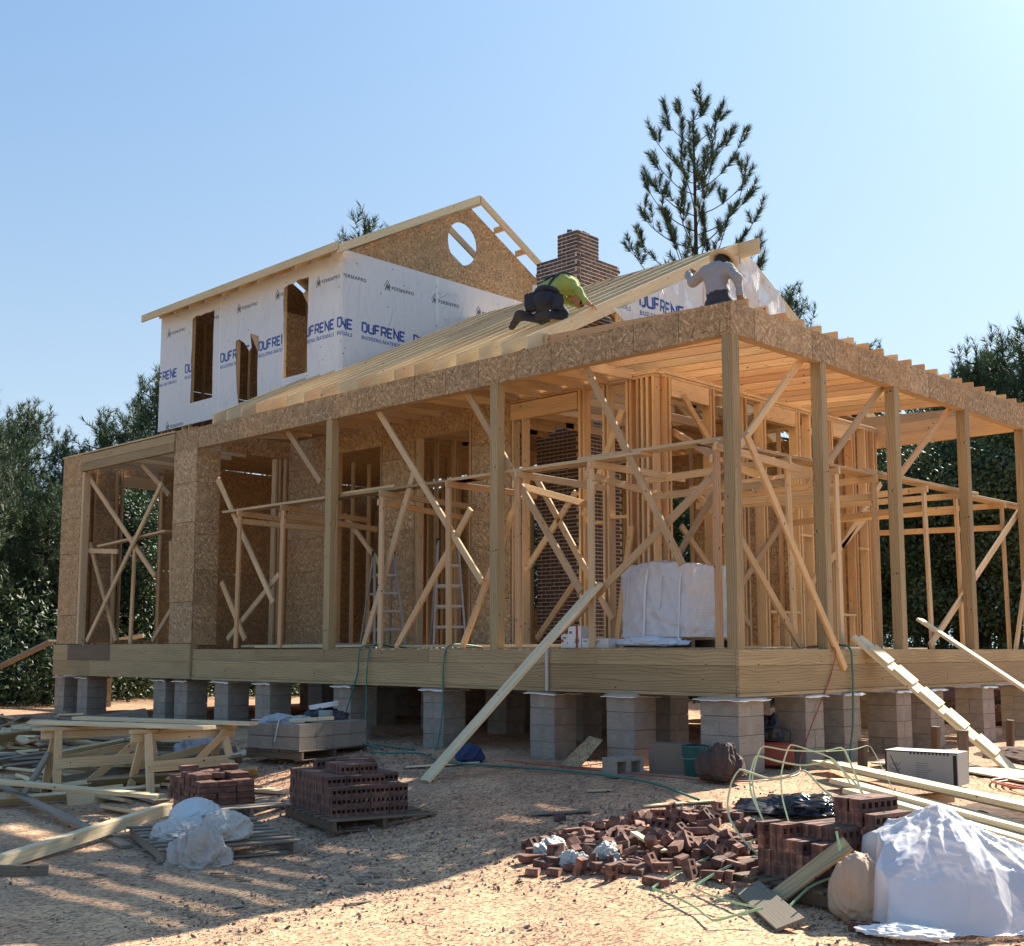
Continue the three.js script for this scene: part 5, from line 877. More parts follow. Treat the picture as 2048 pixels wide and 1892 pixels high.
// white plastic sheet over a load
{
  const NU = 190, NW = 170, pos = [], idx = [], gb = -0.31, O = V(3.04, gb, 3.02);
  const rid = [[-0.2, 0.42], [0, 0.5], [0.1, 0.53], [0.28, 0.57], [0.46, 0.66], [0.58, 0.6], [0.74, 0.53], [1.07, 0.39], [1.7, 0.3]];
  const ridge = u => { for (let i = 0; i < rid.length - 1; i++) if (u <= rid[i + 1][0]) { const t = Math.max(0, (u - rid[i][0]) / (rid[i + 1][0] - rid[i][0])); return rid[i][1] + (rid[i + 1][1] - rid[i][1]) * t; } return 0.3; };
  const rays = [[0.25, 0.05], [0.62, 0.035], [0.95, 0.05], [1.35, 0.03], [1.75, 0.045], [2.2, 0.035], [2.65, 0.05], [2.95, 0.03], [-0.5, 0.04], [-1.4, 0.04], [-2.4, 0.04]], rg = (v, p) => 1 - Math.pow(Math.abs(v - 0.5) * 2, p);
  for (let i = 0; i <= NU; i++) for (let j = 0; j <= NW; j++) {
    let u = -0.3 + 1.9 * i / NU, w = -0.75 + 1.68 * j / NW; const ul = -0.02 - 0.13 * w + 0.035 * Math.sin(w * 9) + 0.02 * Math.sin(w * 23), fr = 0.84 + 0.05 * Math.sin(u * 5) + 0.03 * Math.sin(u * 13 + 1);
    let p = w > 0 ? 1 - Math.pow(w / fr, 2.6) : 1 - Math.pow(-w / 0.72, 2), h = ridge(u) * Math.max(0, p);
    h += sstep(0, 0.12, h) * (0.13 * (fbm(u * 2.6 + 3, w * 2.6 + 1, 3) - 0.45));
    const du = u - 0.46, dw = w - 0.02, r = Math.hypot(du, dw), an = Math.atan2(dw, du);
    for (const [t, am] of rays) { let d = Math.abs(an - t - 0.12 * Math.sin(r * 5 + t * 7)); d = Math.min(d, 6.283 - d) * r; h += am * Math.exp(-d * d / 0.0009) * sstep(0, 0.15, r) * sstep(0.95, 0.4, r) * sstep(0, 0.1, h) * 0.8; }
    const wx = u + 0.2 * fbm(u * 3, w * 3, 2), wz = w + 0.2 * fbm(u * 3 + 5, w * 3, 2), q = sstep(0.02, 0.15, h);
    h += q * (0.03 * (rg(vn(wx * 5 + 2, wz * 4), 0.45) - 0.4) + 0.016 * (rg(vn(wx * 12, wz * 9 + 4), 0.5) - 0.4) + 0.008 * (rg(vn(wx * 27, wz * 22 + 3), 0.6) - 0.4));
    h *= sstep(ul - 0.015, ul + 0.035, u) * (u > 1.45 ? sstep(1.6, 1.5, u) : 1);
    if (u < ul) u = ul + (u - ul) * 0.25; if (w > fr) w = fr + (w - fr) * 0.5;
    pos.push(O.x + 0.7172 * u + 0.6969 * w, gb + Math.max(0.006 + 0.012 * vn(u * 20, w * 20), h), O.z - 0.6969 * u + 0.7172 * w);
    if (i < NU && j < NW) { const k = i * (NW + 1) + j; idx.push(k, k + 1, k + NW + 1, k + 1, k + NW + 2, k + NW + 1); }
  }
  const gm = new THREE.BufferGeometry(); gm.setAttribute('position', new THREE.Float32BufferAttribute(pos, 3)); gm.setIndex(idx); gm.computeVertexNormals();
  solo('plastic_sheet', gm, new THREE.MeshPhysicalMaterial({ color: rgb(0.78, 0.77, 0.79), roughness: 0.22, transmission: 0.38, thickness: 0, side: THREE.DoubleSide, specularIntensity: 1 }), 'large white plastic sheet draped over a load in the right foreground', 'plastic sheet');
  lump('tan_bale', crumple(0.19, 0.34, 0.2, 111, 0.14, 28, 0.5), std({ color: rgb(0.42, 0.29, 0.19), roughness: 0.8 }), 3.14, gb + 0.1, 3.38, 'tan lumpy bale at the left end of the white plastic sheet', 'bale', 0.5);
  lump('tan_bale', crumple(0.42, 0.3, 0.36, 121, 0.2, 28, 0.4), std({ color: rgb(0.62, 0.5, 0.38), roughness: 0.8 }), 3.56, gb + 0.06, 2.9, 'tan bags showing through the white plastic sheet', 'bale', 0.5);
  const fl = crumple(0.32, 0.05, 0.14, 131, 0.5); lump('sheet_hem', fl, new THREE.MeshPhysicalMaterial({ color: rgb(0.8, 0.8, 0.8), roughness: 0.35, transmission: 0.3, thickness: 0 }), 3.64, gb + 0.03, 3.72, 'crumpled white hem of plastic lying in front of the sheet', 'plastic film', 0.4);
  const bk = solo('loose_brick', shapeBrick[1], BRICK[3], 'dark cored brick under the left hem of the white sheet', 'brick'); bk.position.set(3.36, gb + 0.03, 3.72); bk.rotation.set(-Math.PI / 2, 0, 0.4);
}
// long boards stacked behind it
{
  const lb = ['top left', 'top right', 'lower left', 'lower right', 'under', 'rear'];
  [[0.42, 0.24, -0.9, 3.6, 0.1, 0.7], [0.75, 0.27, -0.55, 3.7, 0.16, 1.0], [1.15, 0.17, 0.02, 3.75, 0.03, 1.3], [1.5, 0.13, 0.4, 3.8, -0.02, 1.55], [2.1, 0.02, 0.9, 4.6, -0.08, 2.1], [2.3, -0.04, 1.2, 4.7, -0.14, 2.5]].forEach(([x0, y0, z0, x1, y1, z1], i) => loose('long_board', [x0, y0, z0], [x1, y1, z1], 0.24, 0.045, YEL[i % 3], `long pale board in the stack behind the white sheet, ${['farthest', 'second farthest', 'third', 'fourth', 'fifth', 'nearest'][i]} of six`, 'long boards behind the white sheet', [0.5, 0, 1]));
  for (const [x, z] of [[1.9, 0.45], [2.9, 0.85]]) loose('bearer', [x - 0.25, gy(x, z) + 0.03, z + 0.5], [x + 0.25, gy(x, z) + 0.05, z - 0.7], 0.09, 0.09, PINE[0], x < 2 ? 'left timber bearer under the long boards' : 'right timber bearer under the long boards', 'bearers', [0, 1, 0]);
  pallet(2.75, 1.75, 0.5, 0.9, 0.7, 'yellowish pallet between the brick stack and the long boards', YEL);
}
// carton, stakes, slabs, dirt on the right
{
  const [c, x] = cv(512, 256); x.fillStyle = '#8f8f8a'; x.fillRect(0, 0, 512, 256); x.fillStyle = '#1c1c1c'; x.fillRect(0, 0, 512, 10); x.fillRect(0, 0, 14, 256); x.fillRect(480, 20, 26, 236); for (let k = 0; k < 11; k++) x.fillRect(180 + k * 26, 10, 14, 14);
  x.fillStyle = '#6a6a6a'; for (let k = 0; k < 7; k++) x.fillRect(220, 90 + k * 18, 60 + 60 * hash(k, 4), 6); for (let i = 0; i < 60; i++) x.fillRect(26 + hash(i, 1) * 80, 90 + hash(i, 2) * 90, 8, 8); x.lineWidth = 6; x.strokeStyle = '#222'; x.beginPath(); x.moveTo(40, 40); x.lineTo(110, 210); x.stroke();
  const bx = thing('carton', 'flat grey printed carton standing beside the ramp foot', 'box', [1.42, gy(1.42, -1.3), -1.3], 0.12); const b = mesh('carton_body', new THREE.BoxGeometry(0.75, 0.33, 0.36), [std({ color: rgb(0.3, 0.28, 0.25) }), std({ color: rgb(0.3, 0.28, 0.25) }), std({ color: rgb(0.5, 0.48, 0.45) }), std({ color: rgb(0.3, 0.28, 0.25) }), std({ map: canTex(c, true, false) }), std({ color: rgb(0.4, 0.4, 0.38) })], bx); b.position.y = 0.165;
}
[[1.52, -1.95, 0.52, 'rusty brown stake in front of the cleated ramp'], [0.42, -3.65, 0.38, 'brown stake behind the cleated ramp near the pier'], [0.42, -1.8, 0.3, 'short brown stake in front of the second right pier'], [0.4, -6.0, 0.36, 'thick brown stake at the far right pier']].forEach(([x, z, h, l]) => tag(bar(scene, 'stake', [x, gy(x, z) - 0.05, z], [x + 0.02, gy(x, z) + h, z], 0.09, 0.09, BROWN[1], [1, 0, 0], 0.012), l, 'stake', 'wooden stakes'));
[[[0.45, -1.95], [1.3, -2.1], [1.5, -2.9], [0.55, -3.4]], [[1.25, -2.3], [2.3, -2.4], [2.4, -3.5], [1.4, -3.6]]].forEach((p, i) => { const t = prism(scene, 'plywood_sheet', p.map(([x, z]) => onG(x, z, 0.03)), [0, 0.018, 0], YEL[1], TL, TW); tag(t, i ? 'pale plywood sheet on the ground under the ramp foot' : 'pale plywood sheet on the ground behind the carton', 'plywood', 'sheets on the ground'); });
for (let i = 0; i < 3; i++) { const pts = []; for (let k = 0; k < 40; k++) { const a = k / 40 * 6.28; pts.push([2.15 + Math.cos(a) * (0.24 + 0.06 * i), gy(2.15, -2.2) + 0.04 + 0.02 * i, -2.2 + Math.sin(a) * (0.24 + 0.06 * i)]); } if (i === 0) { const t = thing('cable_coil', 'coil of orange cable lying at the right edge', 'cable', [0, 0, 0]); for (let j = 0; j < 4; j++) mesh('loop', tubeGeo(pts.map(([x, y, z]) => [2.15 + (x - 2.15) * (1 + j * 0.22), y + j * 0.008 + 0.02 * Math.sin(x * 9 + j), -2.2 + (z + 2.2) * (1 + j * 0.22)]), 0.011, 80, 6, true), std({ color: rgb(0.45, 0.14, 0.07), roughness: 0.5 }), t); } }
lump('black_tarp', crumple(0.5, 0.14, 0.32, 141, 0.55), std({ color: rgb(0.02, 0.022, 0.028), roughness: 0.3 }), 1.45, gy(1.45, 1.3) + 0.03, 1.3, 'crumpled black tarp on the sunny ground behind the brick stack', 'tarp', 0.5);
for (const [x, z, r, h, s, l] of [[1.2, -4.6, 0.7, 0.2, 5, 'mound of reddish dug soil by the ramp foot'], [2.9, -0.2, 0.9, 0.2, 6, 'mound of reddish soil behind the long boards'], [-1.9, -11, 1.6, 0.8, 7, 'far heap of reddish soil behind the house']]) lump('soil_mound', crumple(r, h, r * 0.8, s, 0.25, 28, 0.2), std({ color: rgb(0.36, 0.2, 0.13), roughness: 0.95, map: concTex }), x, gy(x, z) - 0.03, z, l, 'soil', 0.3);
for (let i = 0; i < 26; i++) { const x = rr(-2.2, -0.4), z = rr(-10.6, -9.2), m = mesh('far_block', blockGeo(0.3, 0.15, 0.15, 0.01, 0.6), pick(BRICK), scene); m.position.set(x, gy0(x, z) + 0.08 + rr(0, 0.6) * Math.max(0, 1 - Math.abs(x + 1.3)), z); m.rotation.set(rr(-1, 1), rr(0, 6), rr(-1, 1)); tag(m, 'broken block in the far heap seen between the right piers', 'block', 'broken blocks behind the porch'); }
// things by the piers
{ const b = thing('concrete_block', 'single grey hollow concrete block on the ground in front of the piers', 'concrete block', [-1.0, gy(-1.0, 0.72), 0.72], 0.75);
  const s = new THREE.Shape(); s.moveTo(-0.2, -0.097); s.lineTo(0.2, -0.097); s.lineTo(0.2, 0.097); s.lineTo(-0.2, 0.097); for (const cx of [-0.095, 0.095]) { const h = new THREE.Path(); h.moveTo(cx - 0.065, -0.065); h.lineTo(cx - 0.065, 0.065); h.lineTo(cx + 0.065, 0.065); h.lineTo(cx + 0.065, -0.065); s.holes.push(h); }
  const g = new THREE.ExtrudeGeometry(s, { depth: 0.194, bevelEnabled: true, bevelSize: 0.004, bevelThickness: 0.004, bevelSegments: 1 }); g.translate(0, 0, -0.097); const m = mesh('block_body', g, CONC[0], b); m.position.y = 0.1; m.rotation.y = Math.PI / 2 - 0.75 - 0.2; }
{ const m = solo('cardboard_box', blockGeo(0.42, 0.32, 0.3, 0.004), std({ color: rgb(0.2, 0.15, 0.11) }), 'brown cardboard box standing behind the concrete block', 'box'); m.position.set(-0.8, gy(-0.8, 0.15) + 0.16, 0.12); m.rotation.y = 0.3; }
lump('brown_sack', crumple(0.26, 0.3, 0.2, 151, 0.28), std({ color: rgb(0.07, 0.04, 0.03) }), 0.12, gy(0.1, 0.5) + 0.1, 0.55, 'dark brown sacks leaning on the corner pier', 'sack', 0.5);
{ const t = thing('bucket', 'green bucket standing between the cardboard box and the corner pier', 'bucket', [-0.42, gy(-0.4, 0.2), 0.22]); const p = [[0.11, 0], [0.14, 0.3], [0.15, 0.3], [0.15, 0.32], [0.13, 0.32]].map(a => new THREE.Vector2(...a)); mesh('bucket_body', new THREE.LatheGeometry([new THREE.Vector2(0, 0.005), ...p], 24), std({ color: rgb(0.02, 0.1, 0.08), side: THREE.DoubleSide, roughness: 0.5 }), t); mesh('handle', tubeGeo([[-0.15, 0.3, 0], [-0.1, 0.2, 0.13], [0.1, 0.2, 0.13], [0.15, 0.3, 0]], 0.004, 20, 5), ALU, t); }
{ const t = thing('power_tool_case', 'red machine with black top behind the corner pier', 'machine', [-0.25, gy(-0.2, -1.0), -1.02], 0.5); const a = mesh('case_body', blockGeo(0.46, 0.26, 0.3, 0.02), std({ color: rgb(0.3, 0.05, 0.03), roughness: 0.45 }), t); a.position.y = 0.16; const b = mesh('motor', crumple(0.24, 0.25, 0.2, 161, 0.3), BLACK, t); b.position.set(-0.1, 0.35, -0.05); mesh('handle', tubeGeo([[-0.2, 0.3, 0.12], [-0.2, 0.42, 0.12], [0.2, 0.42, 0.12], [0.2, 0.3, 0.12]], 0.012, 24, 6), BLACK, t); }
lump('blue_sack', crumple(0.18, 0.18, 0.15, 171, 0.3), std({ color: rgb(0.02, 0.035, 0.1) }), -3.1, gy(-3.1, 0.9) + 0.05, 0.95, 'small blue sack lying behind the leaning plank', 'sack', 0.2);
{ const m = prism(scene, 'osb_scrap', [onG(-2.1, 0.5, 0.02), onG(-1.75, 0.55, 0.02), [-1.75, 0.42, 0.15], [-2.0, 0.45, 0.1]], [0.01, 0.004, 0.01], OSB[1]); tag(m, 'small board scrap leaning against the fourth pier', 'scrap'); }
for (const [a, b, c, d, l, mt] of [[-0.6, 2.57, -0.2, 2.2, 'thin dark strip on the shaded ground left of the rubble', WEATH[1]], [0.15, 1.85, 0.65, 1.42, 'thin pale strip on the ground behind the rubble', YEL[1]], [-3.6, 1.5, -2.9, 1.0, 'pale short board on the ground left of the leaning plank', YEL[0]], [-0.75, 1.6, -0.55, 1.45, 'small board scrap in front of the concrete block', PINE[4]]]) loose('wood_strip', onG(a, b, 0.012), onG(c, d, 0.015), 0.1, 0.015, mt, l, 'strips on the ground', [0.7, 0, 0.7]);
for (let i = 0; i < 14; i++) { const x = rr(-2, 0.5), z = rr(4.6, 6.6), a = rr(0, 3), L = rr(0.06, 0.22); loose('wood_splinter', onG(x, z, 0.012), onG(x + Math.cos(a) * L, z + Math.sin(a) * L, 0.014), rr(0.02, 0.05), 0.01, pick(WEATH), 'small splinter of wood on the ground in front of the pallets', 'splinters', [0.5, 0, -0.5]); }
// hoses
const HOSE = std({ color: rgb(0.03, 0.16, 0.12), roughness: 0.45 }), CORD = std({ color: rgb(0.3, 0.06, 0.04), roughness: 0.5 });
solo('hose', tubeGeo([[-6.3, 1.47, -0.9], [-6.25, 1.5, -0.1], [-6.3, 1.47, 0.03], [-6.35, 1.1, 0.05], [-6.5, 0.75, 0.06], [-6.45, 0.4, 0.2], [-5.9, 0.19, 0.5], [-5.2, 0.17, 0.6], [-4.9, 0.18, 0.8], [-5.2, 0.25, 0.95], [-5.5, 0.17, 0.8], [-4.8, 0.15, 1.0], [-4.2, 0.17, 0.8], [-3.3, 0.15, 1.2], [-2.3, 0.15, 1.1], [-1.5, 0.15, 1.0], [-0.4, 0.13, 1.1], [0.6, 0.08, 1.6]], 0.012, 220, 6), HOSE, 'green hose looping from the porch deck down to the ground', 'hose', 'green hoses');
solo('hose', tubeGeo([[-6.1, 1.48, -0.5], [-6.12, 1.49, -0.02], [-6.13, 1.2, 0.05], [-6.14, 0.6, 0.05], [-6.0, 0.22, 0.2], [-5.4, 0.18, 0.4], [-4.6, 0.17, 0.5]], 0.011, 100, 6), HOSE, 'second green hose hanging straight down the porch rim', 'hose', 'green hoses');
solo('hose', tubeGeo([[-4.6, 1.48, -0.8], [-4.55, 1.48, -0.03], [-4.56, 1.3, 0.035], [-4.57, 0.7, 0.04], [-4.5, 0.2, 0.2], [-4.0, 0.15, 0.8]], 0.011, 80, 6), HOSE, 'thin green hose hanging down the porch rim in front of the fourth pier', 'hose', 'green hoses');
solo('hose', tubeGeo([[-0.6, 1.47, -2.4], [0.02, 1.47, -2.32], [0.05, 1.3, -2.32], [0.05, 0.6, -2.3], [0.06, 0.16, -2.2], [0.4, 0.15, -1.9]], 0.014, 60, 6), HOSE, 'green hose hanging over the right porch rim', 'hose', 'green hoses');
solo('cord', tubeGeo([[-0.4, 1.47, -1.9], [0.03, 1.47, -1.95], [0.02, 1.2, -1.9], [0.03, 0.6, -1.4], [0.05, 0.25, -1.1], [0.4, 0.14, -0.4], [0.2, 0.13, 0.5], [-0.6, 0.16, 0.8], [-1.6, 0.17, 0.9], [-2.6, 0.19, 0.9]], 0.008, 120, 6), CORD, 'red extension cord hanging from the right porch and running along the piers', 'cord');
solo('drain_pipe', new THREE.CylinderGeometry(0.02, 0.02, 0.5, 12).translate(-2.72, 1.2, 0.035), std({ color: rgb(0.5, 0.5, 0.48) }), 'thin grey pipe fixed upright on the porch rim', 'pipe');

// ---------- things standing on the porch ----------
{
  const t = thing('wrapped_load', 'tall load of sheets wrapped in white film on the front porch', 'wrapped load', [-1.46, 1.468, -0.98]);
  for (const o of [-0.45, 0, 0.45]) bar(t, 'skid', [-0.5, 0.045, o], [0.5, 0.045, o], 0.085, 0.06, BROWN[0]); bar(t, 'skid_board', [-0.5, 0.095, 0], [0.5, 0.095, 0], 1.0, 0.012, BROWN[0], [0, 0, 1]);
  const g = new THREE.BoxGeometry(1, 0.85, 1.04, 44, 60, 44), p = g.attributes.position;
  for (let i = 0; i < p.count; i++) {
    let x = p.getX(i), y = p.getY(i), z = p.getZ(i); const f = (y + 0.425) / 0.85, rip = 0.0028 * Math.sin(y * 190 + 5 * vn(x * 3, z * 3)) + 0.02 * (fbm(x * 3 + y * 8, z * 3 + y * 2, 3) - 0.45) + 0.016 * (1 - Math.pow(Math.abs(vn((x + z) * 7 + y * 3, y * 2.2 + 5) - 0.5) * 2, 0.5)) + 0.008 * (1 - Math.pow(Math.abs(vn((x - z) * 16 - y * 9, y * 4) - 0.5) * 2, 0.5));
    const dx = Math.abs(x) > 0.49 ? Math.sign(x) : 0, dz = Math.abs(z) > 0.51 ? Math.sign(z) : 0;
    if (f > 0.98) { y += 0.07 * Math.exp(-((x + 0.05) ** 2) * 9 - (z - 0.2) ** 2 * 4) + 0.05 * (fbm(x * 6, z * 6, 3) - 0.5); }
    x += dx * rip * 1.3; z += dz * rip * 1.3; const cr = Math.min(1, (0.52 - Math.abs(z)) * 20 + 0.1), cx = Math.min(1, (0.5 - Math.abs(x)) * 20 + 0.1); if (dx && cr < 1) x -= dx * 0.02 * (1 - cr); if (dz && cx < 1) z -= dz * 0.02 * (1 - cx);
    p.setXYZ(i, x, y, z);
  }
  g.deleteAttribute('uv'); g.deleteAttribute('normal'); const gm = mergeVertices(g, 1e-4); gm.computeVertexNormals(); const m = mesh('film_wrap', gm, new THREE.MeshPhysicalMaterial({ color: rgb(0.6, 0.6, 0.63), roughness: 0.27, transmission: 0.2, thickness: 0, clearcoat: 0.4, clearcoatRoughness: 0.2 }), t); m.position.y = 0.54;
  const F = new THREE.MeshPhysicalMaterial({ color: rgb(0.8, 0.82, 0.86), roughness: 0.3, transmission: 0.3, thickness: 0, side: THREE.DoubleSide });
  for (const [x, w, ln] of [[-0.12, 0.05, 0.8], [0.1, 0.02, 0.5], [0.38, 0.035, 0.85], [-0.38, 0.015, 0.4]]) mesh('film_fold', tubeGeo([[x + 0.04, 0.93, 0.53], [x + 0.01, 0.7, 0.545], [x, 0.5, 0.545], [x - 0.02, 0.93 - ln, 0.545]], w * 0.35, 20, 5), F, t);
  const sk = mesh('film_skirt', crumple(0.5, 0.09, 0.12, 181, 0.5), F, t); sk.position.set(-0.05, 0.04, 0.56);
}
{
  const mk = (txt, w, h, bar2) => { const [c, x] = cv(256, 256); x.fillStyle = '#d8d6d2'; x.fillRect(0, 0, 256, 256); x.fillStyle = '#a8452a'; if (bar2) x.fillRect(150, 0, 46, 256); else x.fillRect(0, 100, 40, 60); x.fillStyle = '#22242c'; x.font = 'bold 64px sans-serif'; x.save(); x.translate(128, 150); x.rotate(Math.PI); x.fillText(txt, -90, 0); x.restore(); x.fillStyle = '#5a6a9a'; x.fillRect(20, 60, 60, 30); return std({ map: canTex(c, true, false), roughness: 0.7 }); };
  const card = std({ color: rgb(0.6, 0.58, 0.55) });
  [[-2.68, -0.42, 0.24, 0.17, 'ALG', 0, 'white carton on the porch edge, leftmost of four'], [-2.52, -0.34, 0.2, 0.26, 'FIT', 1, 'tall white carton with a red stripe among the cartons on the porch edge'], [-2.28, -0.33, 0.22, 0.11, 'ALG', 1, 'low white carton right of the tall carton on the porch edge'], [-2.08, -0.34, 0.2, 0.11, '', 0, 'low white carton nearest the wrapped load']].forEach(([x, z, w, h, t, b, l]) => { const f = mk(t, w, h, b), m = solo('carton', new THREE.BoxGeometry(w, h, 0.2), [card, card, card, card, f, card], l, 'box', 'cartons on the porch edge'); m.position.set(x, 1.469 + h / 2, z); m.rotation.y = rr(-0.1, 0.25); });
}
function ladder(x, y, z, h, spread, yaw, label) {
  const t = thing('step_ladder', label, 'ladder', [x, y, z], yaw, 'ladders on the porch');
  for (const s of [-1, 1]) {
    for (const o of [-1, 1]) bar(t, 'rail', [o * 0.24, 0, s * spread], [o * 0.15, h, s * 0.04], 0.07, 0.028, ALU, [0, 0, 1]);
    for (let k = 1; k < 5; k++) { const f = k / 5.2, w = 0.24 - 0.09 * f; bar(t, 'rung', [-w, h * f, s * (spread + (0.04 - spread) * f)], [w, h * f, s * (spread + (0.04 - spread) * f)], 0.04, 0.03, ALU); }
  }
  for (const o of [-1, 1]) mesh('hinge', new THREE.CylinderGeometry(0.05, 0.05, 0.04, 16).rotateZ(Math.PI / 2).translate(o * 0.16, h, 0), BLACK, t);
  return t;
}
ladder(-7.25, 1.47, -1.15, 1.45, 0.52, 1.1, 'aluminium folding ladder standing open on the porch left of the second brace');
ladder(-6.15, 1.47, -1.5, 1.6, 0.45, 0.9, 'second aluminium folding ladder standing in the doorway behind');
for (const [a, b, z, y, l] of [[-10.3, -8.2, -0.7, 1.5, 'short plank lying on the porch floor at the left'], [-9.6, -6.4, -0.5, 1.49, 'long plank lying on the porch floor left of the second post'], [-4.4, -2.9, -0.6, 1.49, 'plank lying on the porch floor left of the cartons'], [-6.6, -4.9, -0.9, 1.49, 'plank lying on the porch floor between the ladders and the third post'], [-9.2, -7.6, -1.0, 1.52, 'plank lying on the porch floor in front of the doorway']]) loose('deck_plank', [a, y, z], [b, y + 0.01, z - 0.1], 0.19, 0.038, pick([...YEL, WEATH[2]]), l, 'planks on the porch floor', [0, 0, 1]);
for (const [a, b, x, l] of [[-0.6, -2.6, -1.6, 'plank lying across the joists right of the wrapped load'], [-1.2, -4.2, -0.9, 'long plank lying across the joists of the right porch'], [-4.5, -7.0, -1.4, 'plank lying across the joists at the far end of the right porch']]) loose('deck_plank', [x, 1.45, a], [x + 0.1, 1.45, b], 0.19, 0.038, pick([...YEL, WEATH[2]]), l, 'planks on the porch floor', [1, 0, 0]);
// ---------- people ----------
function fieldMesh(bones, cell, k, colors) { // bones: [ax,ay,az, bx,by,bz, ra,rb, colour]
  const lo = [1e9, 1e9, 1e9], hi = [-1e9, -1e9, -1e9];
  for (const b of bones) for (let q = 0; q < 3; q++) { const r = Math.max(b[6], b[7]) + 0.03; lo[q] = Math.min(lo[q], b[q] - r, b[q + 3] - r); hi[q] = Math.max(hi[q], b[q] + r, b[q + 3] + r); }
  const c = lo.map((v, q) => (v + hi[q]) / 2), S = Math.max(...hi.map((v, q) => v - lo[q])) / 2 * 1.04, n = Math.min(150, Math.ceil(2 * S / cell));
  const mc = new MarchingCubes(n, BLACK, false, false, 160000); mc.isolation = 0;
  const dist = (b, x, y, z) => { const dx = b[3] - b[0], dy = b[4] - b[1], dz = b[5] - b[2], L = dx * dx + dy * dy + dz * dz || 1e-9; let t = ((x - b[0]) * dx + (y - b[1]) * dy + (z - b[2]) * dz) / L; t = t < 0 ? 0 : t > 1 ? 1 : t; return Math.hypot(x - b[0] - dx * t, y - b[1] - dy * t, z - b[2] - dz * t) - (b[6] + (b[7] - b[6]) * t); };
  const half = n / 2;
  for (let iz = 0; iz < n; iz++) for (let iy = 0; iy < n; iy++) for (let ix = 0; ix < n; ix++) {
    const x = c[0] + (ix - half) / half * S, y = c[1] + (iy - half) / half * S, z = c[2] + (iz - half) / half * S; let d = 1;
    for (const b of bones) { const e = dist(b, x, y, z); if (e > d + k) continue; const h = Math.max(k - Math.abs(d - e), 0) / k; d = Math.min(d, e) - h * h * k * 0.25; }
    mc.field[ix + iy * n + iz * n * n] = -d;
  }
  mc.update();
  const cnt = mc.count, pos = new Float32Array(cnt * 3); for (let i = 0; i < cnt; i++) for (let q = 0; q < 3; q++) pos[3 * i + q] = c[q] + mc.positionArray[3 * i + q] * S;
  let g = new THREE.BufferGeometry(); g.setAttribute('position', new THREE.BufferAttribute(pos, 3)); g = mergeVertices(g, cell * 0.02); g.computeVertexNormals();
  { const P0 = g.attributes.position, N0 = g.attributes.normal; if (cell > 0.01) for (let i = 0; i < P0.count; i++) { const x = P0.getX(i), y = P0.getY(i), z = P0.getZ(i), f = 0.009 * (Math.abs(vn(x * 17 + y * 9, y * 13 - z * 15) - 0.5) * 2 - 0.4) + 0.005 * (Math.abs(vn(x * 38, y * 30 + z * 34) - 0.5) * 2 - 0.4); P0.setXYZ(i, x + N0.getX(i) * f, y + N0.getY(i) * f, z + N0.getZ(i) * f); } g.computeVertexNormals(); }
  const p = g.attributes.position, col = new Float32Array(p.count * 3);
  for (let i = 0; i < p.count; i++) { let m = 9, w = 0; for (const b of bones) { const e = dist(b, p.getX(i), p.getY(i), p.getZ(i)); if (e < m) { m = e; w = b[8]; } } const f = 0.92 + 0.16 * vn(p.getX(i) * 60, p.getY(i) * 60 + p.getZ(i) * 40); col.set(colors[w].map(q => q * f), 3 * i); }
  g.setAttribute('color', new THREE.BufferAttribute(col, 3)); return g;
}
// a hand: palm and five bent fingers from the wrist w, pointing along d, back of hand n
function handBones(w, d, n, c, curl = 0.5, side = 1) {
  d = d.clone().normalize(); n = n.clone().addScaledVector(d, -n.dot(d)).normalize(); const s = d.clone().cross(n).multiplyScalar(side), out = [], B = (a, b, ra, rb) => out.push([a.x, a.y, a.z, b.x, b.y, b.z, ra, rb, c]);
  const P = (x, y, z) => w.clone().addScaledVector(d, x).addScaledVector(s, y).addScaledVector(n, z);
  B(P(-0.03, 0, 0), P(0.03, 0, 0), 0.026, 0.028); for (const y of [-0.03, -0.01, 0.01, 0.03]) B(P(0.02, y * 0.7, 0), P(0.085, y, 0), 0.016, 0.0125);
  [[-0.031, 0.058], [-0.0105, 0.072], [0.0105, 0.078], [0.031, 0.07]].forEach(([y, L]) => { let x = 0.085, z = 0, a = 0; for (let k = 0; k < 3; k++) { a += curl; const l = L * [0.42, 0.33, 0.25][k], x1 = x + Math.cos(a) * l, z1 = z - Math.sin(a) * l; B(P(x, y, z), P(x1, y, z1), 0.0095 - k * 0.0008, 0.0088 - k * 0.0008); x = x1; z = z1; } });
  B(P(0.01, 0.025, -0.005), P(0.045, 0.055, -0.012), 0.014, 0.0115); B(P(0.045, 0.055, -0.012), P(0.078, 0.06, -0.025), 0.011, 0.009);
  return out;
}
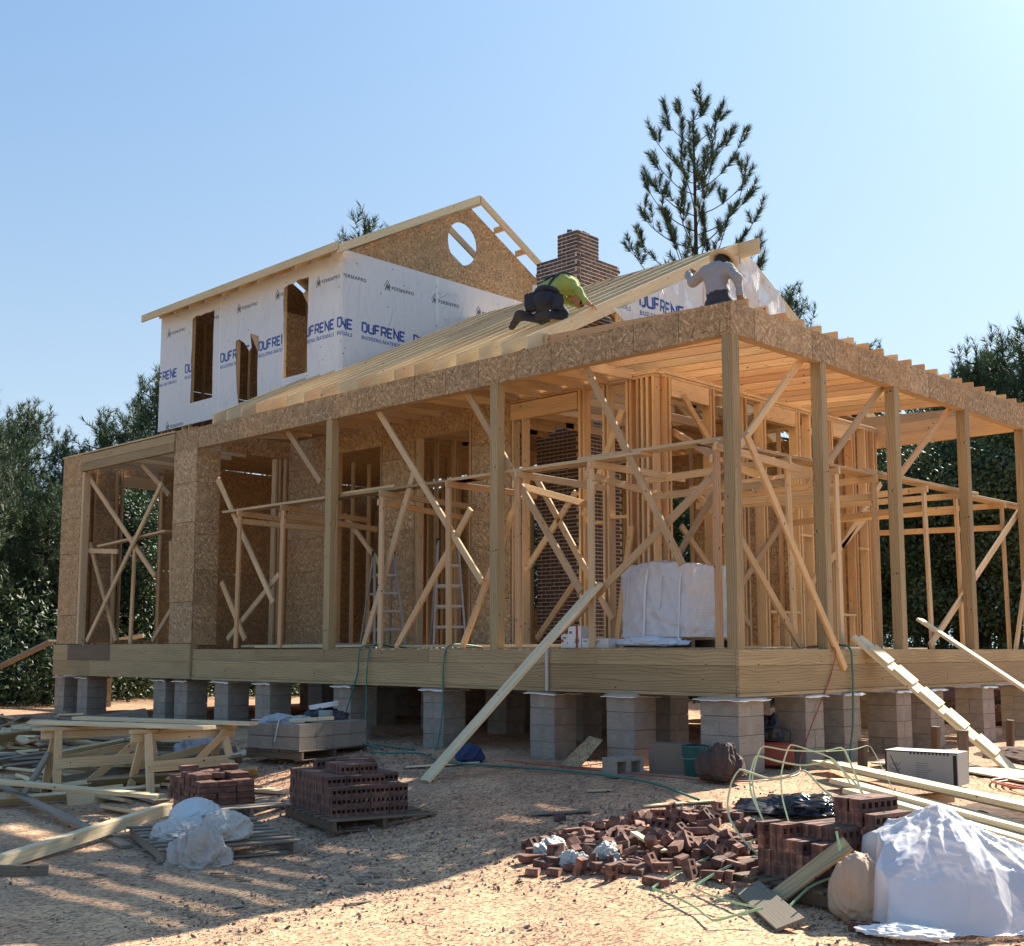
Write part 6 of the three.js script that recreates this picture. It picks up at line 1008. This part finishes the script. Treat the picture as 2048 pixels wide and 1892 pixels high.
function headBones(c, up, fwd, col, hair) {
  up = up.clone().normalize(); fwd = fwd.clone().addScaledVector(up, -fwd.dot(up)).normalize(); const s = up.clone().cross(fwd), o = [], P = (x, y, z) => c.clone().addScaledVector(s, x).addScaledVector(up, y).addScaledVector(fwd, z), B = (a, b, ra, rb, k = col) => o.push([a.x, a.y, a.z, b.x, b.y, b.z, ra, rb, k]);
  B(P(0, 0.035, -0.02), P(0, 0.03, 0.025), 0.086, 0.078, hair); B(P(0, -0.02, 0.02), P(0, -0.075, 0.05), 0.066, 0.034); B(P(0, 0.0, 0.09), P(0, -0.03, 0.108), 0.009, 0.013);
  for (const x of [-1, 1]) { B(P(x * 0.078, 0.01, -0.005), P(x * 0.084, -0.025, 0.0), 0.014, 0.01); B(P(x * 0.03, 0.012, 0.083), P(x * 0.034, 0.012, 0.084), 0.012, 0.012); B(P(x * 0.012, -0.055, 0.088), P(x * 0.02, -0.056, 0.084), 0.008, 0.006); }
  B(P(0, -0.07, -0.02), P(0, -0.13, -0.03), 0.052, 0.056); return o;
}
const bodyMat = new THREE.MeshStandardMaterial({ vertexColors: true, roughness: 0.85 });
const person = (label, bones, hands, head, cols, at) => {
  const t = thing('person', label, 'person', at), g = mergeGeometries([fieldMesh(bones, 0.013, 0.045, cols), ...hands.map(h => fieldMesh(h, 0.004, 0.008, cols)), fieldMesh(head, 0.006, 0.03, cols)]);
  g.translate(-at[0], -at[1], -at[2]); mesh('body', g, bodyMat, t); return t;
};
{ // kneeling on the rafters in a yellow-green shirt
  const C = [[0.25, 0.32, 0.075], [0.016, 0.02, 0.035], [0.3, 0.17, 0.1], [0.045, 0.035, 0.03], [0.02, 0.015, 0.012]];
  const at = [-3.6, 5.85, -0.95];
  const b = [[-3.6, 6.2, -0.92, -3.6, 6.3, -0.98, 0.15, 0.135, 1], [-3.6, 6.33, -1.0, -3.5, 6.43, -1.16, 0.14, 0.15, 0], [-3.5, 6.43, -1.16, -3.46, 6.43, -1.28, 0.15, 0.13, 0], [-3.62, 6.44, -1.2, -3.37, 6.4, -1.2, 0.085, 0.085, 0], [-3.48, 6.42, -1.28, -3.5, 6.37, -1.4, 0.06, 0.055, 2],
    [-3.36, 6.4, -1.2, -3.24, 6.29, -1.2, 0.064, 0.052, 0], [-3.24, 6.29, -1.2, -3.13, 6.13, -1.21, 0.05, 0.038, 0], [-3.13, 6.13, -1.21, -3.1, 6.1, -1.22, 0.03, 0.028, 2],
    [-3.64, 6.42, -1.22, -3.68, 6.3, -1.4, 0.06, 0.05, 0], [-3.68, 6.3, -1.4, -3.6, 6.25, -1.6, 0.048, 0.036, 0],
    [-3.69, 6.2, -0.92, -3.78, 5.99, -1.1, 0.1, 0.075, 1], [-3.78, 5.98, -1.1, -3.93, 6.0, -0.84, 0.072, 0.055, 1], [-3.93, 6.02, -0.85, -3.99, 6.03, -0.8, 0.06, 0.055, 3], [-3.97, 6.03, -0.8, -4.09, 5.87, -0.77, 0.055, 0.047, 3],
    [-3.5, 6.17, -0.92, -3.43, 5.99, -1.08, 0.1, 0.076, 1], [-3.43, 5.98, -1.08, -3.44, 5.9, -0.76, 0.072, 0.055, 1], [-3.44, 5.9, -0.76, -3.46, 5.86, -0.62, 0.055, 0.045, 3]];
  const hands = [handBones(V(-3.1, 6.1, -1.22), V(0.5, -0.3, -0.5), V(0.3, 1, 0.1), 2, 0.3, 1), handBones(V(-3.6, 6.25, -1.6), V(0.3, -0.2, -1), V(0, 1, 0), 2, 0.3, -1)];
  const t = person('worker in a yellow-green shirt and dark trousers kneeling on the open rafters', b, hands, headBones(V(-3.5, 6.3, -1.5), V(0.2, 0.1, -1), V(0.2, -1, -0.2), 2, 4), C, at);
  const NAVY = std({ color: rgb(0.014, 0.018, 0.03), roughness: 0.8 }), pos = (m, x, y, z, ry = 0, rz = 0) => { m.position.set(x - at[0], y - at[1], z - at[2]); m.rotation.set(0, ry, rz); };
  const pouch = (w, h, d) => { const g = new THREE.BoxGeometry(w, h, d, 6, 6, 6), p = g.attributes.position; for (let i = 0; i < p.count; i++) { const y = p.getY(i) / h + 0.5, f = 0.86 + 0.14 * Math.sin(Math.PI * Math.min(1, y + 0.15)); p.setX(i, p.getX(i) * f + 0.006 * Math.sin(p.getY(i) * 70)); p.setZ(i, p.getZ(i) * f); } g.computeVertexNormals(); return g; };
  pos(mesh('tool_pouch', pouch(0.2, 0.24, 0.13), NAVY, t), -3.84, 6.2, -0.92, 0.3, 0.15); pos(mesh('tool_pouch', pouch(0.12, 0.2, 0.11), NAVY, t), -3.35, 6.1, -0.9, -0.2, -0.1);
  const belt = mesh('tool_belt', new THREE.TorusGeometry(0.155, 0.03, 8, 28), NAVY, t); pos(belt, -3.6, 6.27, -0.95); belt.rotation.set(1.2, 0.1, 0); belt.scale.set(1.05, 0.95, 1.2);
  for (const s of [-1, 1]) mesh('suspender', tubeGeo([[-3.6 + s * 0.09, 6.33, -0.87], [-3.57 + s * 0.08, 6.48, -0.97], [-3.5 + s * 0.07, 6.57, -1.1], [-3.45 + s * 0.07, 6.56, -1.22]].map(p => p.map((q, i) => q - at[i])), 0.016, 20, 6), NAVY, t);
  const bot = mesh('water_bottle', new THREE.CylinderGeometry(0.03, 0.03, 0.12, 14), new THREE.MeshPhysicalMaterial({ color: rgb(0.85, 0.85, 0.88), roughness: 0.2, transmission: 0.6, thickness: 0 }), t); pos(bot, -3.8, 6.37, -0.92);
}
{ // at the corner of the roof, from behind, grey shirt and straw hat
  const C = [[0.27, 0.265, 0.275], [0.03, 0.035, 0.05], [0.22, 0.12, 0.07], [0.1, 0.08, 0.06], [0.02, 0.015, 0.012]], at = [-0.7, 5.38, -0.8];
  const b = [[-0.68, 5.5, -0.76, -0.68, 5.6, -0.76, 0.14, 0.13, 1], [-0.69, 5.66, -0.76, -0.73, 5.88, -0.8, 0.135, 0.155, 0], [-0.88, 5.93, -0.82, -0.58, 5.9, -0.8, 0.085, 0.085, 0], [-0.74, 5.95, -0.84, -0.76, 6.0, -0.9, 0.07, 0.058, 0],
    [-0.88, 5.95, -0.82, -1.1, 5.87, -0.84, 0.072, 0.056, 0], [-1.1, 5.87, -0.84, -1.22, 6.0, -0.92, 0.054, 0.04, 0], [-1.22, 6.0, -0.92, -1.24, 6.04, -0.94, 0.03, 0.028, 2],
    [-0.57, 5.91, -0.8, -0.41, 5.75, -0.76, 0.07, 0.055, 0], [-0.41, 5.75, -0.76, -0.37, 5.56, -0.74, 0.053, 0.038, 0], [-0.37, 5.56, -0.74, -0.37, 5.52, -0.74, 0.03, 0.028, 2],
    [-0.76, 5.5, -0.77, -0.78, 5.46, -1.14, 0.1, 0.075, 1], [-0.78, 5.45, -1.14, -0.78, 5.43, -0.72, 0.07, 0.05, 1], [-0.78, 5.43, -0.72, -0.78, 5.41, -0.55, 0.048, 0.04, 3],
    [-0.6, 5.5, -0.77, -0.58, 5.46, -1.14, 0.1, 0.075, 1], [-0.58, 5.45, -1.14, -0.58, 5.43, -0.72, 0.07, 0.05, 1], [-0.58, 5.43, -0.72, -0.58, 5.41, -0.55, 0.048, 0.04, 3]];
  const hands = [handBones(V(-1.24, 6.04, -0.94), V(-0.1, 0.4, -0.5), V(-0.2, 0.8, 0.5), 2, 0.55, 1), handBones(V(-0.37, 5.52, -0.74), V(0, -1, -0.1), V(0.6, 0, 0.8), 2, 0.35, -1)];
  const hc = V(-0.77, 6.06, -0.96), t = person('worker in a grey shirt and straw hat at the roof corner, seen from behind', b, hands, headBones(hc, V(0, 0.75, -0.65), V(-0.3, -0.6, -0.7), 2, 4), C, at);
  const straw = dataTex(256, 64, (u, v) => { const k = 0.8 + 0.25 * ((Math.floor(u * 90) + Math.floor(v * 24)) % 2) * 0.6 + 0.15 * vn(u * 200, v * 60); return [214 * k, 194 * k, 156 * k]; });
  const prof = [[0.185, 0.006], [0.165, -0.006], [0.14, -0.006], [0.108, 0.0], [0.102, 0.03], [0.096, 0.075], [0.075, 0.105], [0.03, 0.112], [0.002, 0.11]].map(p => new THREE.Vector2(...p));
  const hat = mesh('straw_hat', new THREE.LatheGeometry(prof, 40), std({ map: straw, bumpMap: straw, bumpScale: 0.002, side: THREE.DoubleSide }), t); hat.position.set(hc.x - at[0] + 0.01, hc.y - at[1] + 0.035, hc.z - at[2] - 0.035); hat.rotation.set(-0.62, 0, -0.04); mesh('hat_band', new THREE.CylinderGeometry(0.105, 0.109, 0.022, 32, 1, true).translate(0, 0.014, 0), std({ color: rgb(0.08, 0.06, 0.05), side: THREE.DoubleSide }), hat);
  const [c, x] = cv(256, 128); x.fillStyle = '#9a999c'; x.fillRect(0, 0, 256, 128); x.fillStyle = '#2b3048'; x.fillRect(0, 0, 256, 90); x.fillStyle = '#c9cace'; for (let k = 0; k < 5; k++) { x.fillRect(24 + k * 44, 34, 30, 10); x.fillRect(24 + k * 44, 34, 9, 40); x.fillRect(24 + k * 44, 66, 30, 9); } x.fillRect(16, 84, 224, 6);
  const pg = new THREE.PlaneGeometry(0.17, 0.08, 8, 4), pp = pg.attributes.position; for (let i = 0; i < pp.count; i++) pp.setZ(i, -3.2 * pp.getX(i) * pp.getX(i) - (pp.getY(i) + 0.02) ** 2 * 1.5); pg.computeVertexNormals(); const pr = mesh('shirt_print', pg, std({ map: canTex(c, true, false), side: THREE.DoubleSide }), t); pr.position.set(-0.66 - at[0], 5.935 - at[1], -0.715 - at[2] + 0.012); pr.rotation.set(-0.28, 0.12, -0.08);
}
renderer.render(scene, camera);
